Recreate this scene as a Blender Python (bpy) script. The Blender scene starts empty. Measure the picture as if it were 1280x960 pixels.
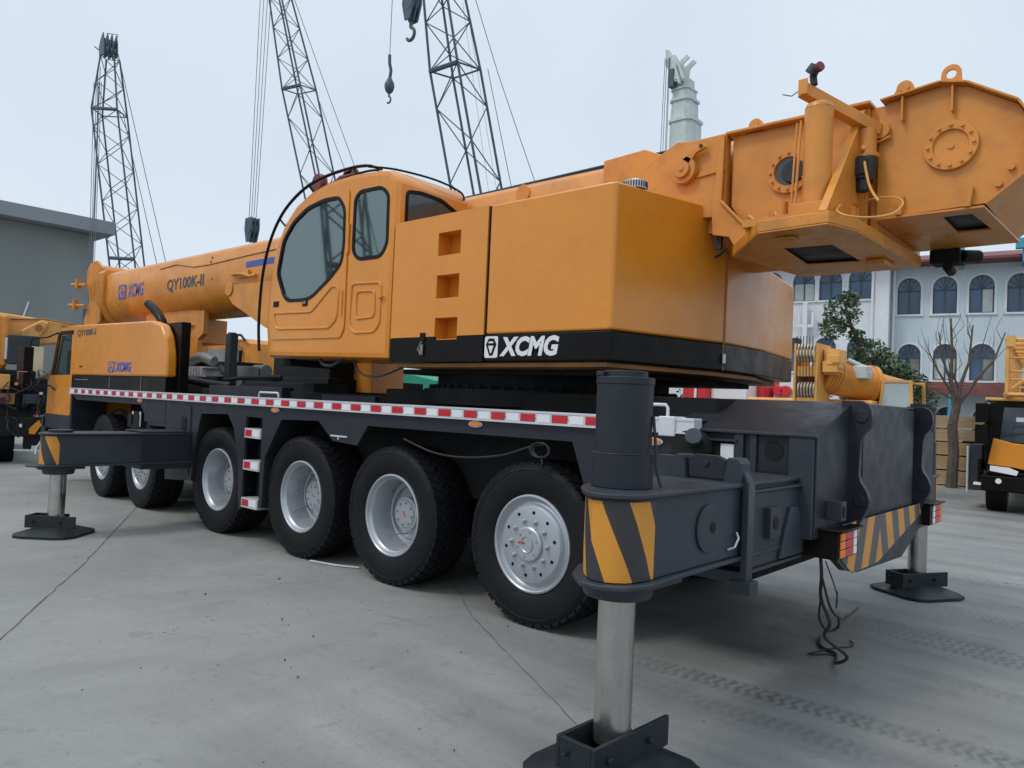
import bpy, bmesh, math, random
from mathutils import Vector, Matrix
from mathutils.geometry import tessellate_polygon
R = math.radians
random.seed(7)
S = bpy.context.scene
COL = S.collection

# ------------------------------------------------------------------ materials
def nt(m):
    m.use_nodes = True
    t = m.node_tree
    return t, t.nodes, t.links, t.nodes['Principled BSDF']
def mat(name, col, rough=.5, metal=0, var=.12, vscale=1.6, bump=0, bscale=60, coat=0, dirt=0, dcol=(.05, .045, .04), spec=.5, streak=False):
    m = bpy.data.materials.new(name)
    t, N, L, b = nt(m)
    b.inputs['Metallic'].default_value = metal
    b.inputs['Specular IOR Level'].default_value = spec
    if coat:
        b.inputs['Coat Weight'].default_value = coat; b.inputs['Coat Roughness'].default_value = .15
    tc = N.new('ShaderNodeTexCoord')
    n1 = N.new('ShaderNodeTexNoise'); n1.inputs['Scale'].default_value = vscale; n1.inputs['Detail'].default_value = 6
    L.new(tc.outputs['Object'], n1.inputs['Vector'])
    r = N.new('ShaderNodeMapRange'); r.inputs[1].default_value = .3; r.inputs[2].default_value = .7
    r.inputs[3].default_value = 1 - var; r.inputs[4].default_value = 1 + var
    L.new(n1.outputs['Fac'], r.inputs[0])
    mx = N.new('ShaderNodeMix'); mx.data_type = 'RGBA'; mx.blend_type = 'MULTIPLY'; mx.inputs[0].default_value = 1
    mx.inputs[6].default_value = (*col, 1)
    L.new(r.outputs[0], mx.inputs[7])
    out = mx.outputs[2]
    if dirt:
        mp = N.new('ShaderNodeMapping'); mp.inputs['Scale'].default_value = (7, 7, 1.1) if streak else (1, 1, 1)
        L.new(tc.outputs['Object'], mp.inputs[0])
        n2 = N.new('ShaderNodeTexNoise'); n2.inputs['Scale'].default_value = 2.3 if streak else 4.5; n2.inputs['Detail'].default_value = 9; n2.inputs['Roughness'].default_value = .68
        L.new(mp.outputs[0], n2.inputs['Vector'])
        r2 = N.new('ShaderNodeMapRange'); r2.inputs[1].default_value = .5; r2.inputs[2].default_value = .78
        r2.inputs[3].default_value = 0; r2.inputs[4].default_value = dirt
        L.new(n2.outputs['Fac'], r2.inputs[0])
        m2 = N.new('ShaderNodeMix'); m2.data_type = 'RGBA'
        L.new(r2.outputs[0], m2.inputs[0]); L.new(out, m2.inputs[6]); m2.inputs[7].default_value = (*dcol, 1)
        out = m2.outputs[2]
    L.new(out, b.inputs['Base Color'])
    n3 = N.new('ShaderNodeTexNoise'); n3.inputs['Scale'].default_value = vscale * 4; n3.inputs['Detail'].default_value = 5
    L.new(tc.outputs['Object'], n3.inputs['Vector'])
    r3 = N.new('ShaderNodeMapRange'); r3.inputs[1].default_value = .3; r3.inputs[2].default_value = .7
    r3.inputs[3].default_value = max(.03, rough - .1); r3.inputs[4].default_value = min(1, rough + .12)
    L.new(n3.outputs['Fac'], r3.inputs[0]); L.new(r3.outputs[0], b.inputs['Roughness'])
    if bump:
        n4 = N.new('ShaderNodeTexNoise'); n4.inputs['Scale'].default_value = bscale; n4.inputs['Detail'].default_value = 4
        L.new(tc.outputs['Object'], n4.inputs['Vector'])
        bp = N.new('ShaderNodeBump'); bp.inputs['Strength'].default_value = bump; bp.inputs['Distance'].default_value = .02
        L.new(n4.outputs['Fac'], bp.inputs['Height']); L.new(bp.outputs[0], b.inputs['Normal'])
    return m
M = {}
M['orange'] = mat('crane_orange', (.68, .242, .016), .29, var=.06, vscale=1.1, bump=.35, bscale=1.3, coat=.25, dirt=.30, dcol=(.36, .125, .025))
M['orange2'] = mat('crane_orange_old', (.64, .245, .035), .34, var=.12, vscale=2.5, bump=.18, bscale=5, dirt=.5, dcol=(.26, .09, .025))
M['yellow'] = mat('crane_yellow', (.70, .36, .09), .5, var=.15, dirt=.35, dcol=(.2, .12, .06))
M['dark'] = mat('chassis_paint', (.021, .024, .032), .42, var=.1, bump=.05, bscale=8, dirt=.22, dcol=(.055, .058, .06), spec=.3)
M['pad'] = mat('float_pad_paint', (.014, .019, .023), .5, var=.3, dirt=.35, dcol=(.05, .055, .06), spec=.3)
M['dark2'] = mat('outrigger_paint', (.032, .038, .049), .45, var=.2, bump=.08, bscale=10, dirt=.28, dcol=(.075, .08, .085), spec=.35)
M['black'] = mat('black_paint', (.007, .006, .006), .30, var=.2, dirt=.2, dcol=(.025, .016, .01), spec=.14)
M['under'] = mat('grimy_underframe', (.011, .011, .012), .8, var=.3, dirt=.3, dcol=(.028, .026, .024), spec=.3)
M['rubber'] = mat('tyre_rubber', (.0075, .0075, .0095), .6, var=.25, vscale=3, bump=.12, bscale=70, dirt=.3, dcol=(.022, .022, .023), spec=.22)
M['silver'] = mat('wheel_silver', (.42, .44, .47), .34, metal=.5, var=.07, dirt=.3, dcol=(.25, .26, .27))
M['alu'] = mat('aluminium_rail', (.62, .63, .66), .42, metal=.3, var=.08, dirt=.25, dcol=(.35, .35, .36))
M['chrome'] = mat('piston_steel', (.50, .48, .46), .22, metal=.95, var=.12, dirt=.5, dcol=(.34, .30, .26), streak=True)
M['red'] = mat('red_reflector', (.50, .012, .025), .35, var=.12, vscale=9)
M['whitep'] = mat('white_paint', (.72, .72, .74), .5, var=.05)
M['blue'] = mat('blue_lettering', (.06, .09, .36), .5, var=.05)
M['greyblk'] = mat('grey_lettering', (.05, .065, .08), .5, var=.05)
M['glassd'] = mat('dark_glass', (.03, .045, .055), .06, var=.1, spec=.8)
M['paleglass'] = mat('pale_glass', (.42, .50, .52), .15, var=.1)
M['hazeglass'] = mat('building_glass', (.028, .085, .16), .12, var=.5, vscale=.7, spec=.7)
M['lampo'] = mat('amber_lens', (.75, .20, .03), .25, var=.1)
M['lampr'] = mat('red_lens', (.62, .02, .03), .25, var=.2, vscale=30)
M['lampw'] = mat('clear_lens', (.8, .8, .8), .2, var=.1)
M['grey'] = mat('engine_grey', (.21, .22, .21), .6, var=.3, dirt=.6, bump=.1)
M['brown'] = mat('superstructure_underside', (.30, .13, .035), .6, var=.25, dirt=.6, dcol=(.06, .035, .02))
M['maroon'] = mat('maroon_paint', (.16, .02, .03), .5)
M['mast'] = mat('mast_steel', (.055, .085, .105), .55, var=.2)
M['rope'] = mat('wire_rope', (.14, .15, .17), .6)
M['cable'] = mat('black_cable', (.02, .02, .022), .6)
M['tele'] = mat('pale_crane_paint', (.50, .56, .54), .55, var=.12, dirt=.4, dcol=(.25, .27, .27))
M['cream'] = mat('cream_paint', (.62, .52, .36), .5)
M['bark'] = mat('bark', (.10, .08, .068), .9, var=.3, vscale=6, bump=.5, bscale=20)
M['leaf'] = mat('leaf_dark', (.035, .07, .03), .6, var=.35, vscale=3)
M['leaf2'] = mat('leaf_light', (.10, .14, .045), .6, var=.35, vscale=3)
M['wood'] = mat('sawn_timber', (.46, .30, .15), .75, var=.28, vscale=2.2, bump=.2, bscale=30, dirt=.3, dcol=(.3, .2, .11))
M['wood2'] = mat('weathered_timber', (.44, .34, .22), .8, var=.25, vscale=2.2, bump=.2, bscale=30)
M['redwhite'] = mat('red_vehicle_paint', (.58, .03, .04), .4)
M['teal'] = mat('teal_paint', (.04, .30, .40), .5)
M['green'] = mat('green_tarpaulin', (.02, .26, .16), .6)
M['roofred'] = mat('red_brown_roof', (.17, .055, .05), .7, var=.25)
M['seat'] = mat('seat_vinyl', (.05, .05, .06), .7)

def plaster(name, col, s1, stains):
    m = mat(name, col, .85, var=.10, vscale=.35, bump=.15, bscale=14, dirt=stains, dcol=tuple(c * .55 for c in col), streak=True)
    return m
M['bwall'] = plaster('pale_blue_render', (.53, .62, .66), .3, .5)
M['bwall2'] = plaster('off_white_render', (.68, .70, .72), .3, .35)
M['gwall'] = plaster('grey_cement_render', (.215, .235, .225), .3, .35)
M['gfascia'] = plaster('grey_roof_slab', (.26, .28, .30), .3, .4)

def cabglass():
    m = bpy.data.materials.new('tinted_cab_glass')
    t, N, L, b = nt(m)
    out = N['Material Output']
    tr = N.new('ShaderNodeBsdfTransparent'); tr.inputs[0].default_value = (.62, .82, .78, 1)
    gl = N.new('ShaderNodeBsdfGlossy'); gl.inputs['Roughness'].default_value = .03; gl.inputs[0].default_value = (.72, .90, .88, 1)
    df = N.new('ShaderNodeBsdfDiffuse'); df.inputs[0].default_value = (.42, .52, .52, 1)
    fr = N.new('ShaderNodeFresnel'); fr.inputs[0].default_value = 2.7
    m1 = N.new('ShaderNodeMixShader'); m1.inputs[0].default_value = .07
    m2 = N.new('ShaderNodeMixShader')
    L.new(tr.outputs[0], m1.inputs[1]); L.new(df.outputs[0], m1.inputs[2])
    L.new(fr.outputs[0], m2.inputs[0]); L.new(m1.outputs[0], m2.inputs[1]); L.new(gl.outputs[0], m2.inputs[2])
    L.new(m2.outputs[0], out.inputs['Surface'])
    return m
M['cabglass'] = cabglass()

def hazard(name, ca, cb, per, slope, mirror=None, off=0):
    m = bpy.data.materials.new(name)
    t, N, L, b = nt(m)
    uv = N.new('ShaderNodeUVMap'); uv.uv_map = 'UVMap'
    sp = N.new('ShaderNodeSeparateXYZ'); L.new(uv.outputs[0], sp.inputs[0])
    u = sp.outputs[0]
    def ma(op, a, b_=None):
        n = N.new('ShaderNodeMath'); n.operation = op
        for i, x in enumerate((a, b_)):
            if x is None: continue
            if isinstance(x, (int, float)): n.inputs[i].default_value = x
            else: L.new(x, n.inputs[i])
        return n.outputs[0]
    if mirror is not None: u = ma('ABSOLUTE', ma('SUBTRACT', u, mirror))
    s = ma('FRACT', ma('DIVIDE', ma('ADD', ma('ADD', u, ma('MULTIPLY', sp.outputs[1], slope)), off + 50 * per), per))
    st = ma('GREATER_THAN', s, .5)
    nz = N.new('ShaderNodeTexNoise'); nz.inputs['Scale'].default_value = 6; nz.inputs['Detail'].default_value = 8
    tc = N.new('ShaderNodeTexCoord'); L.new(tc.outputs['Object'], nz.inputs['Vector'])
    mx = N.new('ShaderNodeMix'); mx.data_type = 'RGBA'; L.new(st, mx.inputs[0])
    mx.inputs[6].default_value = (*ca, 1); mx.inputs[7].default_value = (*cb, 1)
    m2 = N.new('ShaderNodeMix'); m2.data_type = 'RGBA'; m2.blend_type = 'MULTIPLY'; m2.inputs[0].default_value = .35
    L.new(mx.outputs[2], m2.inputs[6]); L.new(nz.outputs['Fac'], m2.inputs[7])
    L.new(m2.outputs[2], b.inputs['Base Color']); b.inputs['Roughness'].default_value = .4
    return m
YEL = (.78, .33, .035); DGY = (.045, .042, .045)
M['hazard'] = hazard('hazard_stripes', YEL, DGY, .235, .42, off=.02)
M['chevron'] = hazard('chevron_stripes', YEL, (.10, .10, .105), .30, .42, mirror=0, off=.1)

def concrete():
    m = bpy.data.materials.new('yard_concrete')
    t, N, L, b = nt(m)
    def ma(op, a, b_=None, c_=None):
        n = N.new('ShaderNodeMath'); n.operation = op
        for i, x in enumerate((a, b_, c_)):
            if x is None: continue
            if isinstance(x, (int, float)): n.inputs[i].default_value = x
            else: L.new(x, n.inputs[i])
        return n.outputs[0]
    def mr(x, a, b_, c_=0, d=1):
        n = N.new('ShaderNodeMapRange'); L.new(x, n.inputs[0])
        for i, v in zip((1, 2, 3, 4), (a, b_, c_, d)): n.inputs[i].default_value = v
        return n.outputs[0]
    tc = N.new('ShaderNodeTexCoord')
    def noise(sc, det=6, rough=.55, vec=None, dist=0):
        n = N.new('ShaderNodeTexNoise'); n.inputs['Scale'].default_value = sc; n.inputs['Detail'].default_value = det
        n.inputs['Roughness'].default_value = rough; n.inputs['Distortion'].default_value = dist
        L.new(vec or tc.outputs['Object'], n.inputs['Vector']); return n.outputs['Fac']
    def mapped(rz, sc):
        n = N.new('ShaderNodeMapping'); n.inputs['Rotation'].default_value = (0, 0, rz); n.inputs['Scale'].default_value = sc
        L.new(tc.outputs['Object'], n.inputs[0]); return n.outputs[0]
    def mix(f, a, b_):
        n = N.new('ShaderNodeMix'); n.data_type = 'RGBA'
        L.new(f, n.inputs[0])
        for i, x in ((6, a), (7, b_)):
            if isinstance(x, tuple): n.inputs[i].default_value = (*x, 1)
            else: L.new(x, n.inputs[i])
        return n.outputs[2]
    c = mix(mr(noise(.35, 5, .6, dist=.6), .3, .7), (.205, .205, .193), (.31, .307, .285))
    c = mix(mr(noise(1.7, 8, .62), .45, .8, 0, .5), c, (.185, .186, .178))
    c = mix(mr(noise(1.1, 7, .7, vec=mapped(R(-38), (1, .22, 1))), .5, .75, 0, .5), c, (.34, .34, .32))
    c = mix(mr(noise(26, 4, .7), .5, .8, 0, .4), c, (.13, .13, .125))
    c = mix(mr(noise(110, 3, .8), .62, .72, 0, .5), c, (.09, .088, .082))
    c = mix(mr(noise(70, 3, .8, vec=mapped(.4, (1, 1, 1))), .64, .74, 0, .45), c, (.45, .44, .41))
    c = mix(mr(noise(4.5, 9, .75, dist=1.2), .585, .60, 0, .28), c, (.13, .128, .12))
    # worn traffic lanes with tyre prints, running across the yard behind the crane
    sp = N.new('ShaderNodeSeparateXYZ'); L.new(tc.outputs['Object'], sp.inputs[0])
    def lane(px, py, ang, half, col, strength, c, xmin=None):
        ca, sa = math.cos(ang), math.sin(ang)
        dx = ma('SUBTRACT', sp.outputs[0], px); dy = ma('SUBTRACT', sp.outputs[1], py)
        u = ma('ADD', ma('MULTIPLY', dx, ca), ma('MULTIPLY', dy, sa))
        v = ma('SUBTRACT', ma('MULTIPLY', dy, ca), ma('MULTIPLY', dx, sa))
        av = ma('ABSOLUTE', v)
        band = mr(av, half, half - .05)
        zig = ma('ADD', ma('ADD', ma('MULTIPLY', u, 95), ma('MULTIPLY', ma('ABSOLUTE', ma('SUBTRACT', ma('FRACT', ma('MULTIPLY', v, 7.5)), .5)), 6)), ma('MULTIPLY', noise(7, 3), 5))
        tread = mr(ma('SINE', zig), -.9, 1.2)
        fade = ma('MULTIPLY', mr(noise(.9, 5, .7), .28, .52), mr(noise(9, 5, .8), .22, .5))
        f = ma('MULTIPLY', ma('MULTIPLY', band, fade), ma('MULTIPLY', ma('ADD', ma('MULTIPLY', tread, .75), .25), strength))
        if xmin is not None: f = ma('MULTIPLY', f, mr(u, xmin, xmin + 1.2))
        return mix(f, c, col)
    c = lane(1.2, .08, R(3), .13, (.075, .08, .08), .95, c, -.9)
    c = lane(1.4, -.27, R(1), .12, (.085, .09, .09), .8, c, -.8)
    c = lane(2.1, 1.30, R(-6), .12, (.10, .105, .105), .6, c, -.5)
    c = lane(2.0, 2.22, R(-9), .24, (.085, .09, .09), .9, c, -1.0)
    c = lane(2.2, 3.3, R(-7), .20, (.11, .115, .115), .7, c, -1.0)
    c = lane(2.2, 5.0, R(-5), .25, (.12, .125, .12), .6, c, -2.0)
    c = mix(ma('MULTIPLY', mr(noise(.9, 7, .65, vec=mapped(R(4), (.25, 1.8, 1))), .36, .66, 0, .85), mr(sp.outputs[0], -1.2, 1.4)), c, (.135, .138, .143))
    # oily patches, with shade below the machine painted into the colour
    oil_shade = mr(noise(.8, 6, .6, dist=.4), .5, .68)
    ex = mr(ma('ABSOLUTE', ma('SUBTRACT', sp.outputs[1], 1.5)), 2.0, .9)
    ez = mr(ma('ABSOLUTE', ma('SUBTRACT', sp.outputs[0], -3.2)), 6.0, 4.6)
    c = mix(ma('MULTIPLY', ma('MULTIPLY', oil_shade, .6), ma('MULTIPLY', ex, ez)), c, (.06, .06, .06))
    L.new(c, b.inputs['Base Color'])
    L.new(mr(noise(2.2, 6), .3, .7, .55, .85), b.inputs['Roughness'])
    bp = N.new('ShaderNodeBump'); bp.inputs['Strength'].default_value = .25; bp.inputs['Distance'].default_value = .01
    L.new(noise(40, 8, .7), bp.inputs['Height']); L.new(bp.outputs[0], b.inputs['Normal'])
    return m
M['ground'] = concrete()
M['joint'] = mat('joint_filler', (.115, .115, .108), .9, var=.4, vscale=8)

# ------------------------------------------------------------------ mesh builder
class MB:
    def __init__(s): s.v = []; s.f = []; s.m = []; s.uv = {}
    def add(s, vs, fs, m=0):
        o = len(s.v); s.v += [tuple(v) for v in vs]
        for f in fs: s.f.append([o + i for i in f]); s.m.append(m)
        return s
    def box(s, x0, x1, y0, y1, z0, z1, m=0):
        return s.add([(x, y, z) for z in (z0, z1) for y in (y0, y1) for x in (x0, x1)],
                     [(0, 2, 3, 1), (4, 5, 7, 6), (0, 1, 5, 4), (2, 6, 7, 3), (0, 4, 6, 2), (1, 3, 7, 5)], m)
    def prism(s, pts, ax, a, b, m=0, holes=(), side_m=None):
        def to(p, t): return {'X': (t, p[0], p[1]), 'Y': (p[0], t, p[1]), 'Z': (p[0], p[1], t)}[ax]
        n = len(pts); sm = m if side_m is None else side_m
        if not holes:
            s.add([to(p, a) for p in pts] + [to(p, b) for p in pts], [list(range(n))[::-1], list(range(n, 2 * n))], m)
            o = len(s.v) - 2 * n
            for i in range(n): s.f.append([o + i, o + (i + 1) % n, o + n + (i + 1) % n, o + n + i]); s.m.append(sm)
            return s
        loops = [list(pts)] + [list(h) for h in holes]
        flat = [p for l in loops for p in l]
        tris = tessellate_polygon([[Vector((p[0], p[1], 0)) for p in l] for l in loops])
        N_ = len(flat)
        s.add([to(p, a) for p in flat] + [to(p, b) for p in flat], [list(t) for t in tris] + [[i + N_ for i in t][::-1] for t in tris], m)
        o = len(s.v) - 2 * N_; k = 0
        for l in loops:
            for i in range(len(l)):
                j = (i + 1) % len(l)
                s.f.append([o + k + i, o + k + j, o + N_ + k + j, o + N_ + k + i]); s.m.append(sm)
            k += len(l)
        return s
    def cyl(s, p0, p1, r0, r1=None, n=24, m=0, caps=True):
        p0 = Vector(p0); p1 = Vector(p1); r1 = r0 if r1 is None else r1
        d = (p1 - p0).normalized(); a = d.orthogonal().normalized(); b = d.cross(a)
        vs = []
        for p, r in ((p0, r0), (p1, r1)):
            for i in range(n):
                t = 2 * math.pi * i / n; vs.append(p + (a * math.cos(t) + b * math.sin(t)) * r)
        fs = [(i, (i + 1) % n, n + (i + 1) % n, n + i) for i in range(n)]
        if caps: fs += [tuple(range(n))[::-1], tuple(range(n, 2 * n))]
        return s.add(vs, fs, m)
    def tube(s, pts, r, n=8, m=0, closed=False, sm=0):
        pts = [Vector(p) for p in pts]
        if sm:
            q = []
            for i in range(len(pts) - 1):
                a, b, c_, d = pts[max(i - 1, 0)], pts[i], pts[i + 1], pts[min(i + 2, len(pts) - 1)]
                for k in range(sm):
                    t = k / sm; q.append(.5 * ((2 * b) + (c_ - a) * t + (2 * a - 5 * b + 4 * c_ - d) * t * t + (3 * b - a - 3 * c_ + d) * t ** 3))
            pts = q + [pts[-1]]
        L_ = len(pts); vs = []; prev = None
        for i, p in enumerate(pts):
            if closed: d = (pts[(i + 1) % L_] - pts[i - 1])
            else: d = pts[min(i + 1, L_ - 1)] - pts[max(i - 1, 0)]
            d.normalize()
            a = d.orthogonal().normalized() if prev is None else (prev - d * prev.dot(d)).normalized()
            prev = a; b = d.cross(a)
            for k in range(n):
                t = 2 * math.pi * k / n; vs.append(p + (a * math.cos(t) + b * math.sin(t)) * r)
        fs = []
        for i in range(L_ if closed else L_ - 1):
            j = (i + 1) % L_
            for k in range(n): fs.append((i * n + k, i * n + (k + 1) % n, j * n + (k + 1) % n, j * n + k))
        if not closed: fs += [tuple(range(n))[::-1], tuple(range((L_ - 1) * n, L_ * n))]
        return s.add(vs, fs, m)
    def lathe(s, prof, o=(0, 0, 0), ax='Y', n=48, m=0):
        vs = []; o = Vector(o)
        for r, h in prof:
            for i in range(n):
                t = 2 * math.pi * i / n; c, q = r * math.cos(t), r * math.sin(t)
                vs.append(o + Vector({'Y': (c, h, q), 'Z': (c, q, h), 'X': (h, c, q)}[ax]))
        fs = [(i * n + k, i * n + (k + 1) % n, (i + 1) * n + (k + 1) % n, (i + 1) * n + k) for i in range(len(prof) - 1) for k in range(n)]
        return s.add(vs, fs, m)
    def bar(s, p0, p1, w, h, m=0, up=(0, 0, 1)):
        p0 = Vector(p0); p1 = Vector(p1); d = (p1 - p0).normalized(); a = d.cross(Vector(up)).normalized(); b = a.cross(d)
        vs = [p + a * (w / 2 * i) + b * (h / 2 * j) for p in (p0, p1) for i, j in ((-1, -1), (1, -1), (1, 1), (-1, 1))]
        return s.add(vs, [(0, 3, 2, 1), (4, 5, 6, 7), (0, 1, 5, 4), (1, 2, 6, 5), (2, 3, 7, 6), (3, 0, 4, 7)], m)
    def sheet(s, rows, uvs, m=0):
        # rows: list of columns of points, uvs alike
        nr, nc = len(rows), len(rows[0]); o = len(s.v)
        s.v += [tuple(p) for r in rows for p in r]
        for i in range(nr - 1):
            for j in range(nc - 1):
                idx = [(i, j), (i, j + 1), (i + 1, j + 1), (i + 1, j)]
                s.uv[len(s.f)] = [uvs[a][b] for a, b in idx]
                s.f.append([o + a * nc + b for a, b in idx]); s.m.append(m)
        return s
    def mesh(s, name, mats, sharp=32, recalc=True):
        me = bpy.data.meshes.new(name)
        me.from_pydata(s.v, [], s.f)
        for k in mats: me.materials.append(M[k])
        me.polygons.foreach_set('material_index', s.m)
        if s.uv:
            ul = me.uv_layers.new(name='UVMap')
            for fi, uv in s.uv.items():
                for li, q in zip(me.polygons[fi].loop_indices, uv): ul.data[li].uv = q
        me.polygons.foreach_set('use_smooth', [True] * len(s.f))
        if recalc and len(s.f) < 60000:
            bm = bmesh.new(); bm.from_mesh(me); bmesh.ops.recalc_face_normals(bm, faces=bm.faces); bm.to_mesh(me); bm.free()
        me.set_sharp_from_angle(angle=R(sharp))
        me.update()
        return me
def obj(name, mb, mats, parent=None, bevel=0, loc=None, sharp=32, seg=2):
    me = mb.mesh(name, mats, sharp) if isinstance(mb, MB) else mb
    o = bpy.data.objects.new(name, me); COL.objects.link(o)
    if parent is not None: o.parent = parent
    if loc is not None: o.location = loc
    elif parent is not None and parent.get('base') is not None: o.location = [-x for x in parent['base']]
    if bevel:
        b = o.modifiers.new('Bevel', 'BEVEL'); b.width = bevel; b.segments = seg; b.limit_method = 'ANGLE'; b.angle_limit = R(40)
        b.use_clamp_overlap = True; b.harden_normals = True
    return o
def tag(o, label=None, cat=None, group=None, kind=None):
    if label: o['label'] = label
    if cat: o['category'] = cat
    if group: o['group'] = group
    if kind: o['kind'] = kind
    return o
def thing(name, label, cat, base=(0, 0, 0), group=None, rz=0, local=False):
    o = bpy.data.objects.new(name, None); COL.objects.link(o); o.location = base; o.rotation_euler = (0, 0, rz)
    o.empty_display_size = .2
    if not local and any(base): o['base'] = list(base)
    return tag(o, label, cat, group)
def sub(name, parent, loc=(0, 0, 0), rz=0):
    o = bpy.data.objects.new(name, None); COL.objects.link(o); o.parent = parent; o.location = loc; o.rotation_euler = (0, 0, rz); o.empty_display_size = .1
    return o
def offs(poly, d):
    # inset polygon (d>0 shrinks) for counter-clockwise or clockwise outlines
    A = sum(poly[i][0] * poly[(i + 1) % len(poly)][1] - poly[(i + 1) % len(poly)][0] * poly[i][1] for i in range(len(poly)))
    sg = 1 if A > 0 else -1; out = []; n = len(poly)
    for i in range(n):
        p0, p1, p2 = Vector(poly[i - 1]), Vector(poly[i]), Vector(poly[(i + 1) % n])
        a = (p1 - p0).normalized(); b = (p2 - p1).normalized()
        na = Vector((-a.y, a.x)) * sg; nb = Vector((-b.y, b.x)) * sg
        k = (na + nb); k = k / max(.35, k.length_squared / 2) if k.length > 1e-6 else na
        out.append(tuple(p1 + k * d))
    return out
def rrect(x0, x1, z0, z1, r, n=4):
    out = []
    for cx, cz, a0 in ((x1 - r, z1 - r, 0), (x0 + r, z1 - r, 90), (x0 + r, z0 + r, 180), (x1 - r, z0 + r, 270)):
        for i in range(n + 1):
            a = R(a0 + 90 * i / n); out.append((cx + r * math.cos(a), cz + r * math.sin(a)))
    return out
def roundpoly(poly, r, n=4):
    out = []; N_ = len(poly)
    for i in range(N_):
        p0, p1, p2 = Vector(poly[i - 1]), Vector(poly[i]), Vector(poly[(i + 1) % N_])
        a = (p0 - p1); b = (p2 - p1); rr = min(r, a.length * .45, b.length * .45)
        a = p1 + a.normalized() * rr; b = p1 + b.normalized() * rr
        for k in range(n + 1):
            t = k / n; out.append(tuple((1 - t) ** 2 * a + 2 * t * (1 - t) * p1 + t * t * b))
    return out
def circ(cx, cz, r, n=24): return [(cx + r * math.cos(2 * math.pi * i / n), cz + r * math.sin(2 * math.pi * i / n)) for i in range(n)]
def text(name, s, m, parent, x0, x1, z0, z1, y, shear=0, fat=.02, ext=.001, rot=None):
    cu = bpy.data.curves.new(name, 'FONT'); cu.body = s; cu.size = 1; cu.shear = shear; cu.offset = fat; cu.extrude = .004
    cu.resolution_u = 3
    tmp = bpy.data.objects.new(name, cu)
    me = bpy.data.meshes.new_from_object(tmp)
    bpy.data.objects.remove(tmp)
    xs = [v.co.x for v in me.vertices]; ys = [v.co.y for v in me.vertices]
    a, b, c, d = min(xs), max(xs), min(ys), max(ys)
    for v in me.vertices:
        v.co = Vector((x0 + (v.co.x - a) / (b - a) * (x1 - x0), y - v.co.z * .3, z0 + (v.co.y - c) / (d - c) * (z1 - z0)))
    me.materials.clear(); me.materials.append(M[m])
    return obj(name, me, [], parent)
def emblem(parent, x0, x1, z0, z1, y, fg, bg, name='emblem'):
    mb = MB(); w, h = x1 - x0, z1 - z0
    q = lambda pts: [(x0 + w * p[0], z0 + h * p[1]) for p in pts]
    mb.prism(q(roundpoly([(0, 0), (1, 0), (1, 1), (0, 1)], .12)), 'Y', y - .002, y, 0)
    hexa = [(.10, .62), (.30, .90), (.70, .90), (.90, .62), (.62, .10), (.38, .10)]
    mb.prism(q(hexa), 'Y', y - .004, y - .0021, 1)
    mb.prism(q([(.36, .76), (.64, .76), (.70, .68), (.30, .68)]), 'Y', y - .006, y - .0041, 0)
    mb.prism(q([(.30, .56), (.70, .56), (.53, .22), (.47, .22)]), 'Y', y - .006, y - .0041, 0)
    return obj(name, mb, [fg, bg], parent)

# ================================================================== MAIN CRANE
# truck coordinates: -X is its front, Y=0 its left flank (nearest the camera), Y=3 its right flank
BASE = (-4, 1.5, 0)
crane = thing('mobile_crane', 'large orange six-axle truck crane with dark chassis, parked on its outriggers across the yard', 'mobile crane', BASE)

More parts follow.
